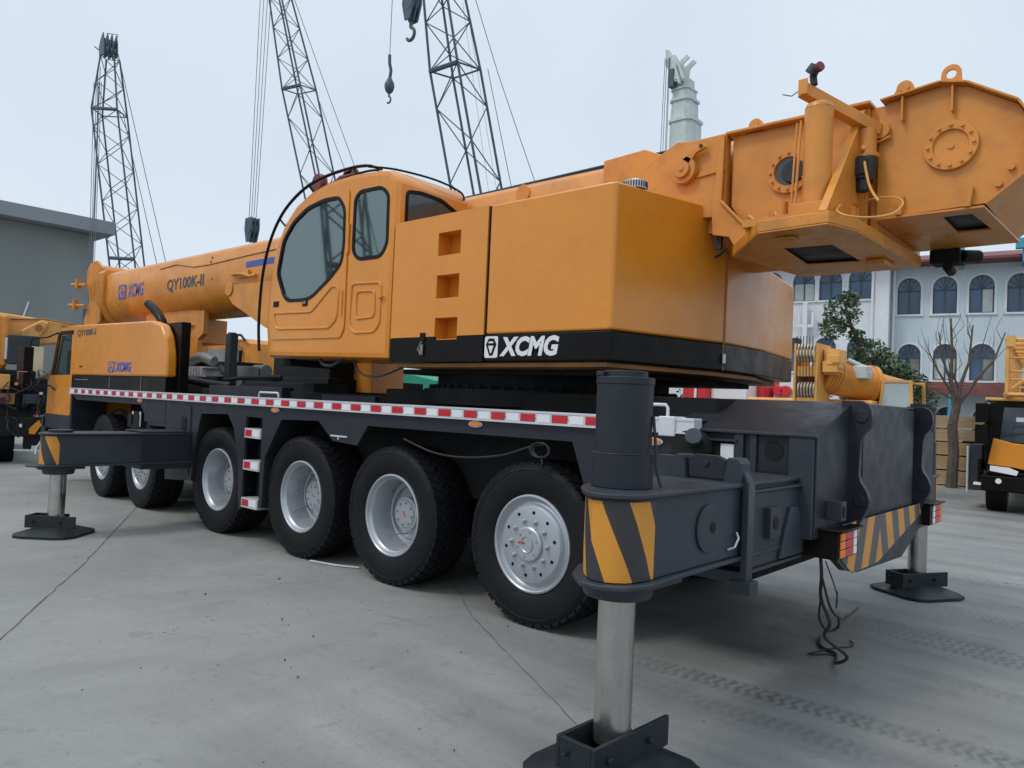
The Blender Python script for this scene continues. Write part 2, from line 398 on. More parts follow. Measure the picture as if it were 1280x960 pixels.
# ---- wheels
def make_wheel_meshes():
    t = MB()
    prof = [(.35, -.165), (.375, -.185), (.43, -.205), (.50, -.213), (.548, -.205), (.552, -.209), (.560, -.205), (.575, -.198), (.577, -.201), (.586, -.196), (.600, -.178), (.606, -.15),
            (.606, .15), (.600, .178), (.575, .198), (.50, .213), (.43, .205), (.375, .185), (.35, .165)]
    t.lathe(prof, n=80)
    N_ = 44
    for k in range(N_):
        for row, (ya, yb, sh) in enumerate(((-.196, -.105, 0), (-.095, -.008, .5), (.008, .095, 0), (.105, .196, .5))):
            a0 = 2 * math.pi * (k + sh) / N_; da = 2 * math.pi / N_ * .39
            sk = .3 * 2 * math.pi / N_ * (1 if row % 2 else -1)
            ed = (row == 0, row == 3)
            vs = []
            for r in (.590, .619):
                for y, s_ in ((ya, -1), (yb, 1)):
                    rr = r
                    if (ed[0] and s_ < 0) or (ed[1] and s_ > 0): rr = r - .012
                    for q in (-1, 1):
                        an = a0 + q * da + s_ * sk; vs.append((rr * math.cos(an), y, rr * math.sin(an)))
            t.add(vs, [(0, 2, 3, 1), (4, 5, 7, 6), (0, 1, 5, 4), (2, 6, 7, 3), (0, 4, 6, 2), (1, 3, 7, 5)])
    tyre = t.mesh('tyre', ['rubber'], 30)
    d = MB()
    d.lathe([(.352, -.160), (.366, -.178), (.364, -.190), (.352, -.194), (.342, -.186), (.334, -.165), (.318, -.150), (.312, -.13), (.304, .02), (.292, .05), (.27, .055), (.262, .075), (.17, .085), (.0, .086)], n=64)
    d.lathe([(.262, .03), (.256, .026), (.248, .03), (.246, .07)], n=48)
    deep = d.mesh('rim', ['silver'], 30)
    d = MB()
    d.lathe([(.352, -.160), (.366, -.178), (.364, -.190), (.352, -.194), (.342, -.186), (.334, -.165), (.316, -.150), (.300, -.158), (.290, -.175), (.278, -.188), (.255, -.194), (.16, -.205), (.0, -.205)], n=64)
    for k in range(10):
        a = 2 * math.pi * k / 10 + .2
        d.cyl((.235 * math.cos(a), -.1985, .235 * math.sin(a)), (.235 * math.cos(a), -.1945, .235 * math.sin(a)), .0135, n=12, m=1)
    shallow = d.mesh('rim', ['silver', 'black'], 30)
    h = MB()
    h.cyl((0, .085, 0), (0, -.02, 0), .150, n=36); h.cyl((0, -.02, 0), (0, -.035, 0), .126, .118, n=36)
    for k in range(8):
        a = 2 * math.pi * k / 8; h.cyl((.10 * math.cos(a), -.035, .10 * math.sin(a)), (.10 * math.cos(a), -.046, .10 * math.sin(a)), .010, n=6, m=1)
    h.box(-.03, .03, -.037, -.034, -.006, .006, 2)
    hub_deep = h.mesh('hub', ['silver', 'grey', 'red'], 30)
    h = MB(); h.lathe([(.132, -.204), (.130, -.222), (.118, -.230), (.0, -.232)], n=40)
    for k in range(6):
        a = 2 * math.pi * k / 6 + .3; h.cyl((.095 * math.cos(a), -.231, .095 * math.sin(a)), (.095 * math.cos(a), -.236, .095 * math.sin(a)), .008, n=8, m=1)
    h.lathe([(.060, -.2325), (.058, -.238), (.052, -.2325)], n=30)
    h.box(-.085, -.02, -.2345, -.2325, .0, .012, 2)
    hub_sh = h.mesh('hub', ['silver', 'grey', 'red'], 30)
    nu = MB(); nu.cyl((0, -.203, 0), (0, -.210, 0), .021, n=14); nu.cyl((0, -.210, 0), (0, -.238, 0), .0165, .012, n=8); nuts = nu.mesh('wheel_nut', ['silver'], 30)
    v = MB(); v.cyl((.03, .07, -.2), (-.03, -.15, -.235), .006, n=6); v.cyl((.2, .07, .12), (.20, -.12, .20), .006, n=6)
    valve = v.mesh('valve_stem', ['grey'], 30)
    return tyre, deep, shallow, hub_deep, hub_sh, nuts, valve
TY, RD, RS, HD, HS, NU, VA = make_wheel_meshes()
AX = [(0.0, 's'), (-1.62, 'd'), (-3.06, 'd'), (-4.79, 'd'), (-7.05, 's'), (-8.42, 's')]
for side in (0, 1):
    for i, (ax, kd) in enumerate(AX):
        yy = .245 if side == 0 else 2.755
        if i >= 4: yy = .30 if side == 0 else 2.70
        w = sub('wheel', crane, (ax - BASE[0], yy - BASE[1], .613), math.pi if side else 0)
        if i >= 4: w.rotation_euler[2] += R(-4)
        parts = [('tyre', TY), ('rim', RD if kd == 'd' else RS), ('hub', HD if kd == 'd' else HS)]
        if kd == 'd': parts += [('valve_stem', VA)]
        else:
            for k in range(10): obj('wheel_nut', NU, [], w, loc=(.172 * math.cos(.628 * k), 0, .172 * math.sin(.628 * k)))
        for nm, me in parts:
            o = obj(nm, me, [], w, loc=(0, 0, 0)); o.rotation_euler = (0, random.uniform(0, 6.28) if i else 0, 0)

# ---- chassis
c = MB()
c.box(-10.2, 1.35, .95, 2.05, .62, 1.45)
c.box(-6.0, -2.2, .40, 2.6, 1.35, 1.68)
c.box(-2.2, 1.28, .40, 2.6, 1.35, 1.745)
c.box(-9.6, -6.0, .30, 2.7, 1.45, 1.60)
for ax, _ in AX: c.box(ax - .16, ax + .16, .45, 2.55, .42, .72)
for ax, _ in AX: c.cyl((ax, .9, .6), (ax, 2.1, .6), .26, n=20)
c.box(1.28, 1.6, .95, 2.05, .75, 1.5)
for xa, xb, zz in ((-1.35, -.28, .55), (-2.8, -1.9, .6), (-4.4, -3.4, .45), (-6.4, -5.2, .5), (-8.1, -7.4, .6), (.25, 1.4, .5)): c.box(xa, xb, .62, 2.38, zz, 1.36)  # belly boxes, with the one below, added to block light passing under the truck
c.box(1.3, 1.98, .6, 2.6, .76, .9)
obj('chassis_frame', c, ['under'], crane, .01)
dk = MB()
dk.box(-5.9, 1.30, .03, .42, 1.585, 1.60)
dk.box(-9.5, -5.9, .03, .6, 1.585, 1.60)
dk.box(-5.9, 1.30, 2.58, 2.97, 1.585, 1.60); dk.box(-9.5, -5.9, 2.4, 2.97, 1.585, 1.60)
dk.box(-5.6, -3.9, .3, .8, 1.60, 1.72)
dk.box(-3.2, -2.3, .35, .42, 1.60, 1.66)
obj('deck_plate', dk, ['dark'], crane, .004)
def skirt(y0, y1):
    s = MB()
    s.prism([(1.28, 1.503), (1.28, .92), (.58, .92), (.39, 1.40), (-1.94, 1.39), (-2.09, 1.20), (-2.47, 1.22), (-2.72, 1.40), (-3.39, 1.38), (-3.68, .96), (-3.70, .42), (-3.76, .42),
             (-3.76, 1.38), (-4.10, 1.38), (-4.12, .36), (-4.18, .36), (-4.24, .90), (-4.37, 1.25), (-4.51, 1.39), (-5.15, 1.37), (-5.30, .92), (-5.34, .55), (-6.05, .50), (-6.10, 1.16), (-6.6, 1.16), (-6.9, 1.42), (-9.3, 1.42), (-9.5, 1.503)], 'Y', y0, y1)
    return s
obj('side_skirt', skirt(0, .03), ['dark'], crane)
obj('side_skirt', skirt(2.97, 3.0), ['dark'], crane)
fw = MB()
for a, b_ in ((-5.24, .52), (-.96, .0)): pass
# inner returns of the wheel arches
for xa, za, xb, zb in ((.58, .92, .39, 1.40), (.39, 1.40, -1.94, 1.39), (-3.39, 1.38, -3.68, .96), (-3.68, .96, -3.70, .42), (-2.72, 1.4, -3.39, 1.38), (-4.24, .9, -4.37, 1.25), (-4.37, 1.25, -4.51, 1.39), (-4.51, 1.39, -5.15, 1.37), (-5.15, 1.37, -5.3, .92), (-5.3, .92, -5.34, .55), (-4.18, .36, -4.24, .9)):
    fw.bar((xa, .22, za + .006), (xb, .22, zb + .006), .38, .008, up=(0, 0, 1)) if abs(xa - xb) > .12 else fw.add([(xa, .031, za), (xa, .42, za), (xb, .42, zb), (xb, .031, zb)], [(0, 1, 2, 3)])
fw.box(-5.30, -3.72, .50, .54, .7, 1.4)
fw.box(-3.70, 1.25, .50, .54, .8, 1.4)
obj('wheel_arch', fw, ['under'], crane)
obj('locker_door', MB().box(-6.75, -6.12, -.004, 0, 1.2, 1.48), ['dark'], crane, .004)
sk = MB()
sk.box(-5.80, -5.40, -.012, 0, .60, 1.45)
sk.prism(rrect(-5.62, -5.50, 1.10, 1.32, .03), 'Y', -.02, -.0125, 1)
obj('mudguard_bracket', MB().box(-2.50, -2.24, -.008, 0, 1.262, 1.277).box(-2.385, -2.37, -.008, 0, 1.235, 1.262), ['alu'], crane)
obj('locker_door', sk, ['dark', 'black', 'alu'], crane, .004)
# ladder between third and fourth axle
for z in (1.15, .80, .39):
    st = MB(); st.box(-4.10, -3.77, -.012, .16, z, z + .105); st.box(-4.08, -3.95, -.016, -.0122, z + .02, z + .09, 1); st.box(-3.93, -3.79, -.016, -.0122, z + .02, z + .09, 2)
    obj('ladder_step', st, ['alu', 'red', 'whitep'], crane, .004)
lb = MB(); lb.box(-4.11, -3.76, .17, .2, .36, 1.4); obj('ladder_back', lb, ['under'], crane)
# reflective rail
for y0, y1, yo in ((-.03, -.001, -.03), (3.001, 3.03, 3.03)):
    r = MB()
    r.box(-9.53, 1.345, y0, y1, 1.505, 1.602)
    ys = (yo - .004, yo - .0005) if yo < 0 else (yo + .0005, yo + .004)
    r.box(-9.53, 1.345, *((yo - .006, yo - .0005) if yo < 0 else (yo + .0005, yo + .006)), 1.588, 1.6015)
    r.box(-9.53, 1.345, *((yo - .006, yo - .0005) if yo < 0 else (yo + .0005, yo + .006)), 1.506, 1.516)
    x = .52; k = 0
    while x > -9.5:
        w = .14
        r.box(x, x + w, *ys, 1.523, 1.580, 1); r.box(x - .135, x - .015, *ys, 1.523, 1.580, 2)
        for xx in (x + .146,): r.cyl((xx, yo, 1.55), (xx, yo - .006 if yo < 0 else yo + .006, 1.55), .004, n=6, m=3)
        x -= .298; k += 1
    obj('reflective_rail', r, ['alu', 'red', 'whitep', 'greyblk'], crane)
sb = MB(); sb.box(1.10, 1.22, -.045, .10, 1.485, 1.612); sb.box(1.02, 1.34, .0, .09, 1.50, 1.605)
obj('rail_end_block', sb, ['alu'], crane, .008)
for xa, xb in ((1.0, 1.13), (-3.89, -3.50)):
    h = MB(); za, zb = 1.60, (1.685 if xa > 0 else 1.655)
    h.tube([(xa, .02, za), (xa, .02, zb - .02), (xa + .015, .02, zb), (xb - .015, .02, zb), (xb, .02, zb - .02), (xb, .02, za)], .011, 8)
    obj('grab_handle', h, ['alu'], crane)
for x, z in ((1.045, 1.445), (-.56, 1.475), (-3.50, 1.475), (-6.9, 1.475)):
    l = MB(); l.prism([(x + .075 * math.cos(a * .3142), z + .026 * math.sin(a * .3142)) for a in range(20)], 'Y', -.014, -.001, 0)
    l.prism([(x + .062 * math.cos(a * .3142), z + .018 * math.sin(a * .3142)) for a in range(20)], 'Y', -.024, -.0142, 1)
    obj('marker_lamp', l, ['alu', 'lampo'], crane)
# air line and cable bundle above the rear wheels
cb = MB(); cb.tube([(-1.5, .06, 1.30), (-1.1, .05, 1.21), (-.7, .04, 1.20), (-.3, .03, 1.25), (.02, -.01, 1.34), (.15, -.01, 1.36)], .008, 6, sm=5)
for q in range(5):
    a0 = q * 1.3; cb.tube([(.12 + .07 * math.cos(a0 + t * .7) * (1 + .1 * q), -.015 - .004 * q, 1.32 + .055 * math.sin(a0 + t * .7)) for t in range(9)], .005, 6)
cb.tube([(.13, -.02, 1.28), (.15, -.03, 1.22), (.12, -.02, 1.17), (.13, .0, 1.2)], .006, 6)
obj('cable_bundle', cb, ['cable'], crane)

# ---- rear box, clevis ears, chevron
rb = MB()
yl, yr, rl, rr_ = .10, 2.85, .72, 2.20
sec = [(yl, .95), (yr, .95), (yr, 1.545), (rr_, 1.75), (rl, 1.75), (yl, 1.545)]
rb.prism(sec, 'X', 1.10, 2.05)
obj('rear_box', rb, ['dark'], crane, .006)
rd = MB()
rd.box(1.56, 1.62, .075, .099, 1.23, 1.545); rd.box(1.66, 1.70, .08, .099, 1.23, 1.545)     # ribs
rd.box(1.08, 2.056, .06, .099, 1.528, 1.547)
rd.box(1.90, 2.04, .07, .099, .95, 1.528)
obj('edge_flange', rd, ['dark2'], crane, .004)
for mk in (lambda q: q.cyl((1.80, .094, 1.44), (1.80, .099, 1.44), .058, n=28), lambda q: q.box(1.72, 1.90, .092, .0985, 1.27, 1.315), lambda q: q.prism(rrect(1.40, 1.575, 1.335, 1.475, .015), 'Y', .092, .0985)):
    obj('service_opening', mk(MB()), ['under'], crane)
lp = MB(); lp.box(1.47, 1.56, .08, .0915, 1.345, 1.46); obj('work_lamp', lp, ['lampw'], crane, .005)
ht = MB(); ht.prism(rrect(1.39, 1.585, 1.476, 1.49, .005), 'Y', .06, .098); obj('lamp_hood', ht, ['dark2'], crane)
fc = MB(); fc.cyl((1.31, -.03, 1.42), (1.31, .09, 1.42), .115, n=28, m=1); fc.cyl((1.375, -.09, 1.49), (1.33, .0, 1.46), .045, n=20); fc.cyl((1.387, -.115, 1.503), (1.375, -.09, 1.49), .052, n=20)
fc.box(1.2, 1.4, -.05, .09, 1.2, 1.4, 1)
obj('fuel_filler', fc, ['dark2', 'under'], crane, .005)
ear = [(2.05, 1.76), (2.10, 1.76), (2.14, 1.74), (2.16, 1.70), (2.165, 1.64), (2.15, 1.59), (2.115, 1.55), (2.10, 1.50), (2.095, 1.30), (2.105, 1.26), (2.145, 1.20), (2.16, 1.15), (2.155, 1.10), (2.05, .88), (1.99, .88), (1.99, 1.76)]
for y in (.70, 2.25):
    e = MB(); e.prism([(x + (.012 if x > 2 else 0), z) for x, z in ear], 'Y', y - .025, y + .025)
    e.cyl((2.115, y - .036, 1.665), (2.115, y + .036, 1.665), .040, n=24); e.cyl((2.115, y - .036, 1.14), (2.115, y + .036, 1.14), .036, n=24)
    obj('clevis_ear', e, ['dark'], crane, .004)
tr = MB(); tr.box(2.052, 2.075, .86, 2.09, .9, 1.72); tr.box(2.0755, 2.078, .80, 2.2, .92, .93, 1)
obj('rear_panel', tr, ['dark', 'under'], crane, .004)
lowp = [(.24, .97), (.24, .86), (.50, .73), (.72, .69), (1.75, .66), (2.3, .84), (2.5, .86), (2.5, 1.0)]
lw = MB(); lw.prism(lowp, 'X', 2.06, 2.10); obj('rear_lower_plate', lw, ['dark'], crane)
ch = MB()
chp = [(.52, 1.0), (.52, .735), (.73, .70), (1.10, .69), (1.48, .75), (1.74, .80), (2.10, .90), (2.25, 1.0)]
# chevron sheet is split in vertical strips so that it carries its own uv
top = 1.015
ys = [.42 + i * (2.25 - .42) / 24 for i in range(25)]
def zb(y):
    P_ = [(.42, .80), (.62, .70), (1.15, .70), (1.62, .80), (2.25, .93)]
    for a, b_ in zip(P_, P_[1:]):
        if a[0] <= y <= b_[0] + 1e-6: return a[1] + (b_[1] - a[1]) * (y - a[0]) / (b_[0] - a[0])
    return .93
ch.sheet([[(2.104, y, zb(y)) for y in ys], [(2.104, y, top) for y in ys]], [[(y - 1.18, zb(y) * .9) for y in ys], [(y - 1.18, top * .9) for y in ys]])
obj('chevron_sticker', ch, ['chevron'], crane)
cv = MB(); cv.prism([(.42, 1.0), (.42, .80), (.62, .70), (1.15, .70), (1.62, .80), (2.25, .93), (2.25, 1.01)], 'X', 2.101, 2.1035); obj('chevron_plate', cv, ['dark'], crane)
for y0, fl in ((.17, 0), (2.30, 1)):
    tl = MB(); tl.box(1.86, 2.16, y0, y0 + .36, .84, 1.0)
    tl.box(1.80, 2.19, y0 - .02, y0 + .38, 1.0, 1.012)
    o = obj('tail_light', tl, ['black'], crane, .008)
    seg = [(.02, .10, 1), (.11, .235, 0), (.245, .30, 2)]
    if fl: seg = [(.36 - b_, .36 - a, k) for a, b_, k in seg]
    for a, b_, k in seg:
        l = MB()
        for r_ in range(3):
            l.box(2.161, 2.172, y0 + a, y0 + b_, .852 + r_ * .048, .852 + r_ * .048 + .044)
        obj('lens', l, [('lampr', 'lampo', 'lampw')[k]], o, .004, loc=(0, 0, 0))
tb = MB(); tb.box(2.05, 2.14, .28, .36, 1.05, 1.16); tb.box(2.14, 2.146, .30, .335, 1.07, 1.135, 1); obj('bracket', tb, ['dark2', 'black'], crane, .006)
rc = MB()
rc.tube([(2.02, .30, .84), (2.03, .30, .72), (1.98, .45, .55), (2.02, .5, .40), (1.96, .6, .28), (2.05, .75, .15), (1.92, .95, .03), (1.84, 1.2, .012), (1.70, 1.30, .012), (1.62, 1.52, .012)], .011, 6, sm=5)
rc.tube([(2.03, .30, .72), (2.04, .45, .50), (2.0, .80, .36), (1.85, 1.35, .24), (1.70, 2.0, .12), (1.55, 2.65, .02)], .008, 6, sm=5)
rc.tube([(1.98, .45, .55), (1.94, .55, .40), (1.95, .68, .30), (2.0, .72, .33), (2.03, .62, .42)], .008, 6, sm=5)
rc.tube([(1.84, 1.2, .012), (1.70, 1.05, .012), (1.78, 1.32, .012), (1.86, 1.5, .012), (1.80, 1.62, .012)], .006, 6, sm=5)
rc.tube([(2.04, .33, .8), (2.07, .45, .6), (2.06, .48, .5), (2.09, .4, .62)], .004, 5, sm=5)
obj('hanging_cable', rc, ['cable'], crane)

# ---- outriggers
def outrigger(side, xc, ytip, *a_, tk=1.0, **k_):
    return outrigger_(side, xc, ytip, *a_, tk=tk, **k_)
def outrigger_(side, xc, ytip, hz=1.28, z0=.94, hw=.215, ground_drop=0, tall=True, tk=1.0):
    """side -1: left flank, +1: right flank"""
    def Y(y): return y
    s = side; yfl = .0 if s < 0 else 3.0
    root = sub('outrigger', crane, (xc - BASE[0], yfl - BASE[1], 0))
    d = abs(ytip - yfl)          # reach beyond the flank
    # everything in local space with outward = -y
    if s > 0: root.rotation_euler = (0, 0, math.pi)
    yo = -d
    tip = [(.215, -.13), (.205, -.19), (.185, -.235), (.15, -.27), (.115, -.288), (.055, -.29), (.01, -.255), (-.035, -.21), (-.09, -.14), (-.135, -.06), (-.155, .03), (-.165, .12), (-.19, .32)]
    tip = [(x, yo + (y * tk if y < 0 else y)) for x, y in tip]
    b = MB(); b.prism([(-.215, .2), (.215, .2)] + tip, 'Z', z0, hz)
    obj('beam', b, ['dark2'], root, .006, loc=(0, 0, 0))
    t = MB()
    oo = [(-.235, .2), (.235, .2)] + offs([(-.215, .2), (.215, .2)] + tip, -.024)[2:]
    t.prism(oo, 'Z', hz + .001, hz + .022)
    o2 = [(-.235, .2), (.235, .2), (.24, yo + .05), (.255, yo - .14), (.215, yo - .285), (.12, yo - .335), (.03, yo - .335), (-.09, yo - .22), (-.17, yo - .07), (-.20, yo + .2)]
    t.prism(o2, 'Z', z0 - .022, z0 - .001)
    obj('flange', t, ['dark2'], root, .006, loc=(0, 0, 0))
    cl = MB(); cl.prism([(-.19, yo + .2), (.21, yo + .2), (.21, yo - .12), (.13, yo - .24), (.0, yo - .22), (-.19, yo - .02)], 'Z', z0 - .052, z0 - .0225)
    cl.cyl((0, yo, z0 - .115), (0, yo, z0 - .0525), .15, .165, n=32); obj('collar', cl, ['dark2'], root, .008, loc=(0, 0, 0))
    # hazard sticker wrapped round the tip
    hs = MB(); cols = []; uu = []; sa = 0
    # the cylinder sits inside the tip: the sheet follows the tip outline 3 mm proud
    full = offs([(-.215, .2), (.215, .2)] + tip, -.003)[2:]
    path = [(.218, yo - .07)] + full[:-1]
    for i, p in enumerate(path):
        if i: sa += math.dist(p, path[i - 1])
        cols.append(p); uu.append(sa)
    hs.sheet([[(p[0], p[1], z0 + .004) for p in cols], [(p[0], p[1], hz - .012) for p in cols]], [[(-u, 0) for u in uu], [(-u, hz - z0) for u in uu]])
    obj('hazard_sticker', hs, ['hazard'], root, loc=(0, 0, 0))
    j = MB()
    if tall:
        j.cyl((0, yo, hz + .023), (0, yo, 1.45), .136, n=40); j.cyl((0, yo, 1.45), (0, yo, 1.785), .126, n=40); j.cyl((0, yo, 1.785), (0, yo, 1.815), .098, n=36)
        j.cyl((0, yo, 1.448), (0, yo, 1.455), .1375, n=40); j.cyl((0, yo, 1.755), (0, yo, 1.787), .130, n=40)
        j.box(-.085, -.045, yo - .11, yo - .07, 1.788, 1.81)
    else:
        j.cyl((0, yo, hz + .023), (0, yo, hz + .05), .12, n=32)
    obj('jack_cylinder', j, ['dark'], root, .005, loc=(0, 0, 0))
    if tall:
        hh = MB(); hh.tube([(.125, yo + .04, 1.62), (.14, yo + .04, 1.50), (.148, yo + .04, 1.40), (.17, yo + .05, 1.31)], .007, 8, sm=5); obj('hydraulic_hose', hh, ['cable'], root, loc=(0, 0, 0))
    p = MB(); p.cyl((0, yo, .19), (0, yo, z0 - .1), .083, n=40); obj('piston', p, ['chrome'], root, loc=(0, 0, 0))
    return root, yo
def float_pad(root, yo, rot=0, lift=0):
    f = MB()
    oc = [(-.36, -.20), (-.33, -.30), (-.22, -.36), (.22, -.36), (.33, -.30), (.37, -.20), (.37, .20), (.33, .30), (.22, .36), (-.22, .36), (-.33, .30), (-.36, .20)]
    ca, sa = math.cos(rot), math.sin(rot)
    def rt(x, y, z):
        x = x * .88; y = y * .92
        return (x * ca - y * sa, yo + lift * .6 + x * sa + y * ca, z + lift)
    n = len(oc); vs = [rt(x, y, .004) for x, y in oc] + [rt(x, y, .03) for x, y in oc] + [rt(x * .45, y * .45, .095) for x, y in oc]
    fs = [tuple(range(n))] + [(i, (i + 1) % n, n + (i + 1) % n, n + i) for i in range(n)] + [(n + i, n + (i + 1) % n, 2 * n + (i + 1) % n, 2 * n + i) for i in range(n)] + [tuple(range(2 * n, 3 * n))]
    f.add(vs, fs)
    def bx(x0, x1, y0, y1, z0, z1):
        vv = [rt(x, y, z) for z in (z0, z1) for y in (y0, y1) for x in (x0, x1)]
        f.add(vv, [(0, 2, 3, 1), (4, 5, 7, 6), (0, 1, 5, 4), (2, 6, 7, 3), (0, 4, 6, 2), (1, 3, 7, 5)])
    bx(.095, .118, -.30, .30, .08, .215); bx(-.118, -.095, -.30, .10, .08, .215); bx(-.0945, .0945, -.30, -.275, .08, .215)
    bx(-.0945, .0945, -.20, -.18, .12, .15)
    for y in (-.2, .12): f.cyl(rt(.119, y, .15), rt(.143, y, .15), .014, n=8)
    f.cyl(rt(-.04, -.301, .16), rt(-.04, -.34, .16), .010, n=8)
    obj('float_pad', f, ['pad'], root, .006, loc=(0, 0, 0))
    b = MB(); b.cyl(rt(0, 0, .09), rt(0, 0, .195), .078, n=24); obj('pad_ball', b, ['black'], root, loc=(0, 0, 0))
r1, y1 = outrigger(-1, 1.735, -1.42); float_pad(r1, y1, R(-3), .035)
r2, y2 = outrigger(1, 1.74, 3.78, 1.14, .80); float_pad(r2, y2, R(150))
r3, y3 = outrigger(-1, -5.60, -1.36, 1.10, .78, .215, tall=False, tk=.72); float_pad(r3, y3, R(-49))
r4, y4 = outrigger(1, -5.62, 4.0, 1.10, .78, .215, tall=False); float_pad(r4, y4, R(10))
# first stage of the rear left outrigger with its collar
b = MB(); b.box(1.48, 1.965, -.60, .95, .86, 1.245); b.box(1.46, 1.985, -.60, .099, 1.2455, 1.262); b.box(1.46, 1.985, -.60, .099, .842, .8595); obj('outrigger_housing', b, ['dark2'], crane, .006)
b = MB(); b.box(1.965, 2.0, -.40, -.26, 1.0, 1.16); b.cyl((1.999, -.33, 1.08), (2.003, -.33, 1.08), .036, n=20, m=1); obj('lock_plate', b, ['dark2', 'black'], crane, .004)
b = MB(); b.prism([(.09, .87), (.09, 1.06), (.02, 1.14), (-.08, 1.14), (-.16, 1.0), (-.22, .87)], 'X', 1.966, 1.985); obj('gusset_plate', b, ['dark2'], crane, .004)
b = MB(); b.prism([(1.42, 1.30), (1.42, .80), (2.0, .80), (2.0, 1.30), (1.94, 1.41), (1.48, 1.41)], 'Y', -.68, -.605, holes=[[(1.505, 1.262), (1.965, 1.262), (1.965, .86), (1.505, .86)]])
b.box(1.92, 2.03, -.70, -.601, .755, .82); b.prism([(1.875, 1.2855), (1.965, 1.2855), (1.97, 1.40), (1.95, 1.425), (1.895, 1.425)], 'Y', -.715, -.60); b.prism([(1.59, 1.2855), (1.67, 1.2855), (1.655, 1.425), (1.61, 1.425), (1.595, 1.40)], 'Y', -.715, -.60)
obj('beam_collar', b, ['dark2'], crane, .006)
b = MB(); b.prism([(1.672, 1.31), (1.873, 1.31), (1.88, 1.41), (1.83, 1.43), (1.71, 1.43), (1.665, 1.41)], 'Y', -.69, -.66); b.cyl((1.77, -.70, 1.385), (1.77, -.69, 1.385), .016, n=16); obj('slider_plate', b, ['dark'], crane, .004)
b = MB(); b.cyl((1.953, -1.02, 1.11), (1.962, -1.02, 1.11), .11, n=36); b.cyl((1.9625, -.98, 1.11), (1.965, -.98, 1.11), .026, n=16, m=1)
b.tube([(1.955, -.80, .985), (1.985, -.79, 1.0), (1.985, -.75, 1.04), (1.96, -.72, 1.06)], .006, 6, m=2)
obj('access_cover', b, ['dark2', 'black', 'alu'], crane, .003)
# housings of the other outriggers, on the frame
b = MB(); b.box(-5.90, -5.34, .0305, 3.0, .68, 1.14); obj('outrigger_housing', b, ['dark'], crane, .006)
b = MB(); b.box(1.48, 1.965, 2.0, 3.1, .74, 1.2); obj('outrigger_housing', b, ['dark2'], crane, .006)
b = MB(); b.prism([(-5.37, .70), (-5.37, 1.145), (-5.87, 1.145), (-5.87, .70)], 'Y', -.58, -.004, holes=[[(-5.40, .755), (-5.40, 1.128), (-5.84, 1.128), (-5.84, .755)]]); obj('beam_collar', b, ['dark'], crane, .006)

# ---- upper structure
tt = MB(); tt.cyl((-1.0, 1.5, 1.70), (-1.0, 1.5, 1.97), 1.12, n=64); tt.cyl((-1.0, 1.5, 1.62), (-1.0, 1.5, 1.76), 1.25, n=64)
for k in range(60):
    a = k * math.pi / 30; tt.cyl((-1 + 1.18 * math.cos(a), 1.5 + 1.18 * math.sin(a), 1.76), (-1 + 1.18 * math.cos(a), 1.5 + 1.18 * math.sin(a), 1.80), .022, n=6)
obj('slewing_ring', tt, ['under'], crane)
# two-way dark under-tray with rounded brown belly
ut = MB(); ut.prism([(-1.66, .06), (-.52, .06), (.62, .04), (.90, 1.15), (.90, 1.85), (.62, 2.96), (-1.66, 2.96)], 'Z', 1.93, 1.968)
ut.box(-1.9, .5, .35, 2.65, 1.885, 1.9295, 1)
obj('bed_plate', ut, ['brown', 'under'], crane, .008)
hood = MB()
holes = [(-1.10, -.83, 2.865, 3.06), (-1.10, -.83, 2.505, 2.70), (-1.10, -.83, 2.165, 2.34)]
X0, X1, ZB, ZT = -1.675, -.528, 2.185, 3.215
hood.box(X0, -1.10, .0, .02, ZB, ZT); hood.box(-.83, X1, .0, .02, ZB, ZT)
zs = [ZT] + [z for h in holes for z in (h[3], h[2])]
for a, b_ in ((ZT, 3.06), (2.865, 2.70), (2.505, 2.34)): hood.box(-1.10, -.83, .0, .02, b_, a)
for x0, x1, za, zb_ in holes:
    hood.box(x0 - .01, x0, .02, .16, za, zb_); hood.box(x1, x1 + .01, .02, .16, za, zb_); hood.box(x0, x1, .02, .16, za - .01, za); hood.box(x0, x1, .02, .16, zb_, zb_ + .01); hood.box(x0, x1, .15, .16, za, zb_)
hood.box(X0, X1, .02, 1.0, 3.195, ZT)
obj('side_hood', hood, ['orange'], crane)
hb = MB(); hb.box(X0, -1.10, .0, .02, 1.972, 2.182); hb.box(-.83, X1, .0, .02, 1.972, 2.182); hb.box(-1.10, -.83, 0, .02, 1.972, 2.155); obj('hood_lower_band', hb, ['black'], crane)
lt = MB(); lt.box(-1.27, -1.21, -.012, -.001, 2.15, 2.22); lt.box(-1.26, -1.22, -.02, -.012, 2.03, 2.12, 1); lt.tube([(-1.24, -.015, 2.15), (-1.27, -.03, 2.08), (-1.23, -.03, 2.03)], .006, 6, 1); obj('hood_latch', lt, ['black', 'grey'], crane, .003)
inner = MB(); inner.box(-1.6, -.56, .16, .95, 2.0, 3.19); obj('hydraulic_tank', inner, ['under'], crane)
cw = MB()
cwA = [(-.505, 0), (.64, 0), (.675, .012), (.955, 1.15), (-.505, 1.15)]
cwB = [(-.505, 1.152), (.957, 1.152), (.96, 1.85), (.79, 2.95), (.70, 3.0), (-.505, 3.0)]
cw.prism(cwA, 'Z', 2.185, 3.215); cw.prism([(-.505, 1.152), (.957, 1.152), (.96, 1.30), (.96, 1.85), (.79, 2.95), (.70, 3.0), (-.505, 3.0)], 'Z', 2.185, 2.90)
obj('counterweight', cw, ['orange'], crane, .02, seg=3)
cb_ = MB(); e_ = .0
cb_.prism(cwA, 'Z', 1.972, 2.183); cb_.prism(cwB, 'Z', 1.972, 2.183)
obj('counterweight_band', cb_, ['black'], crane, .012)
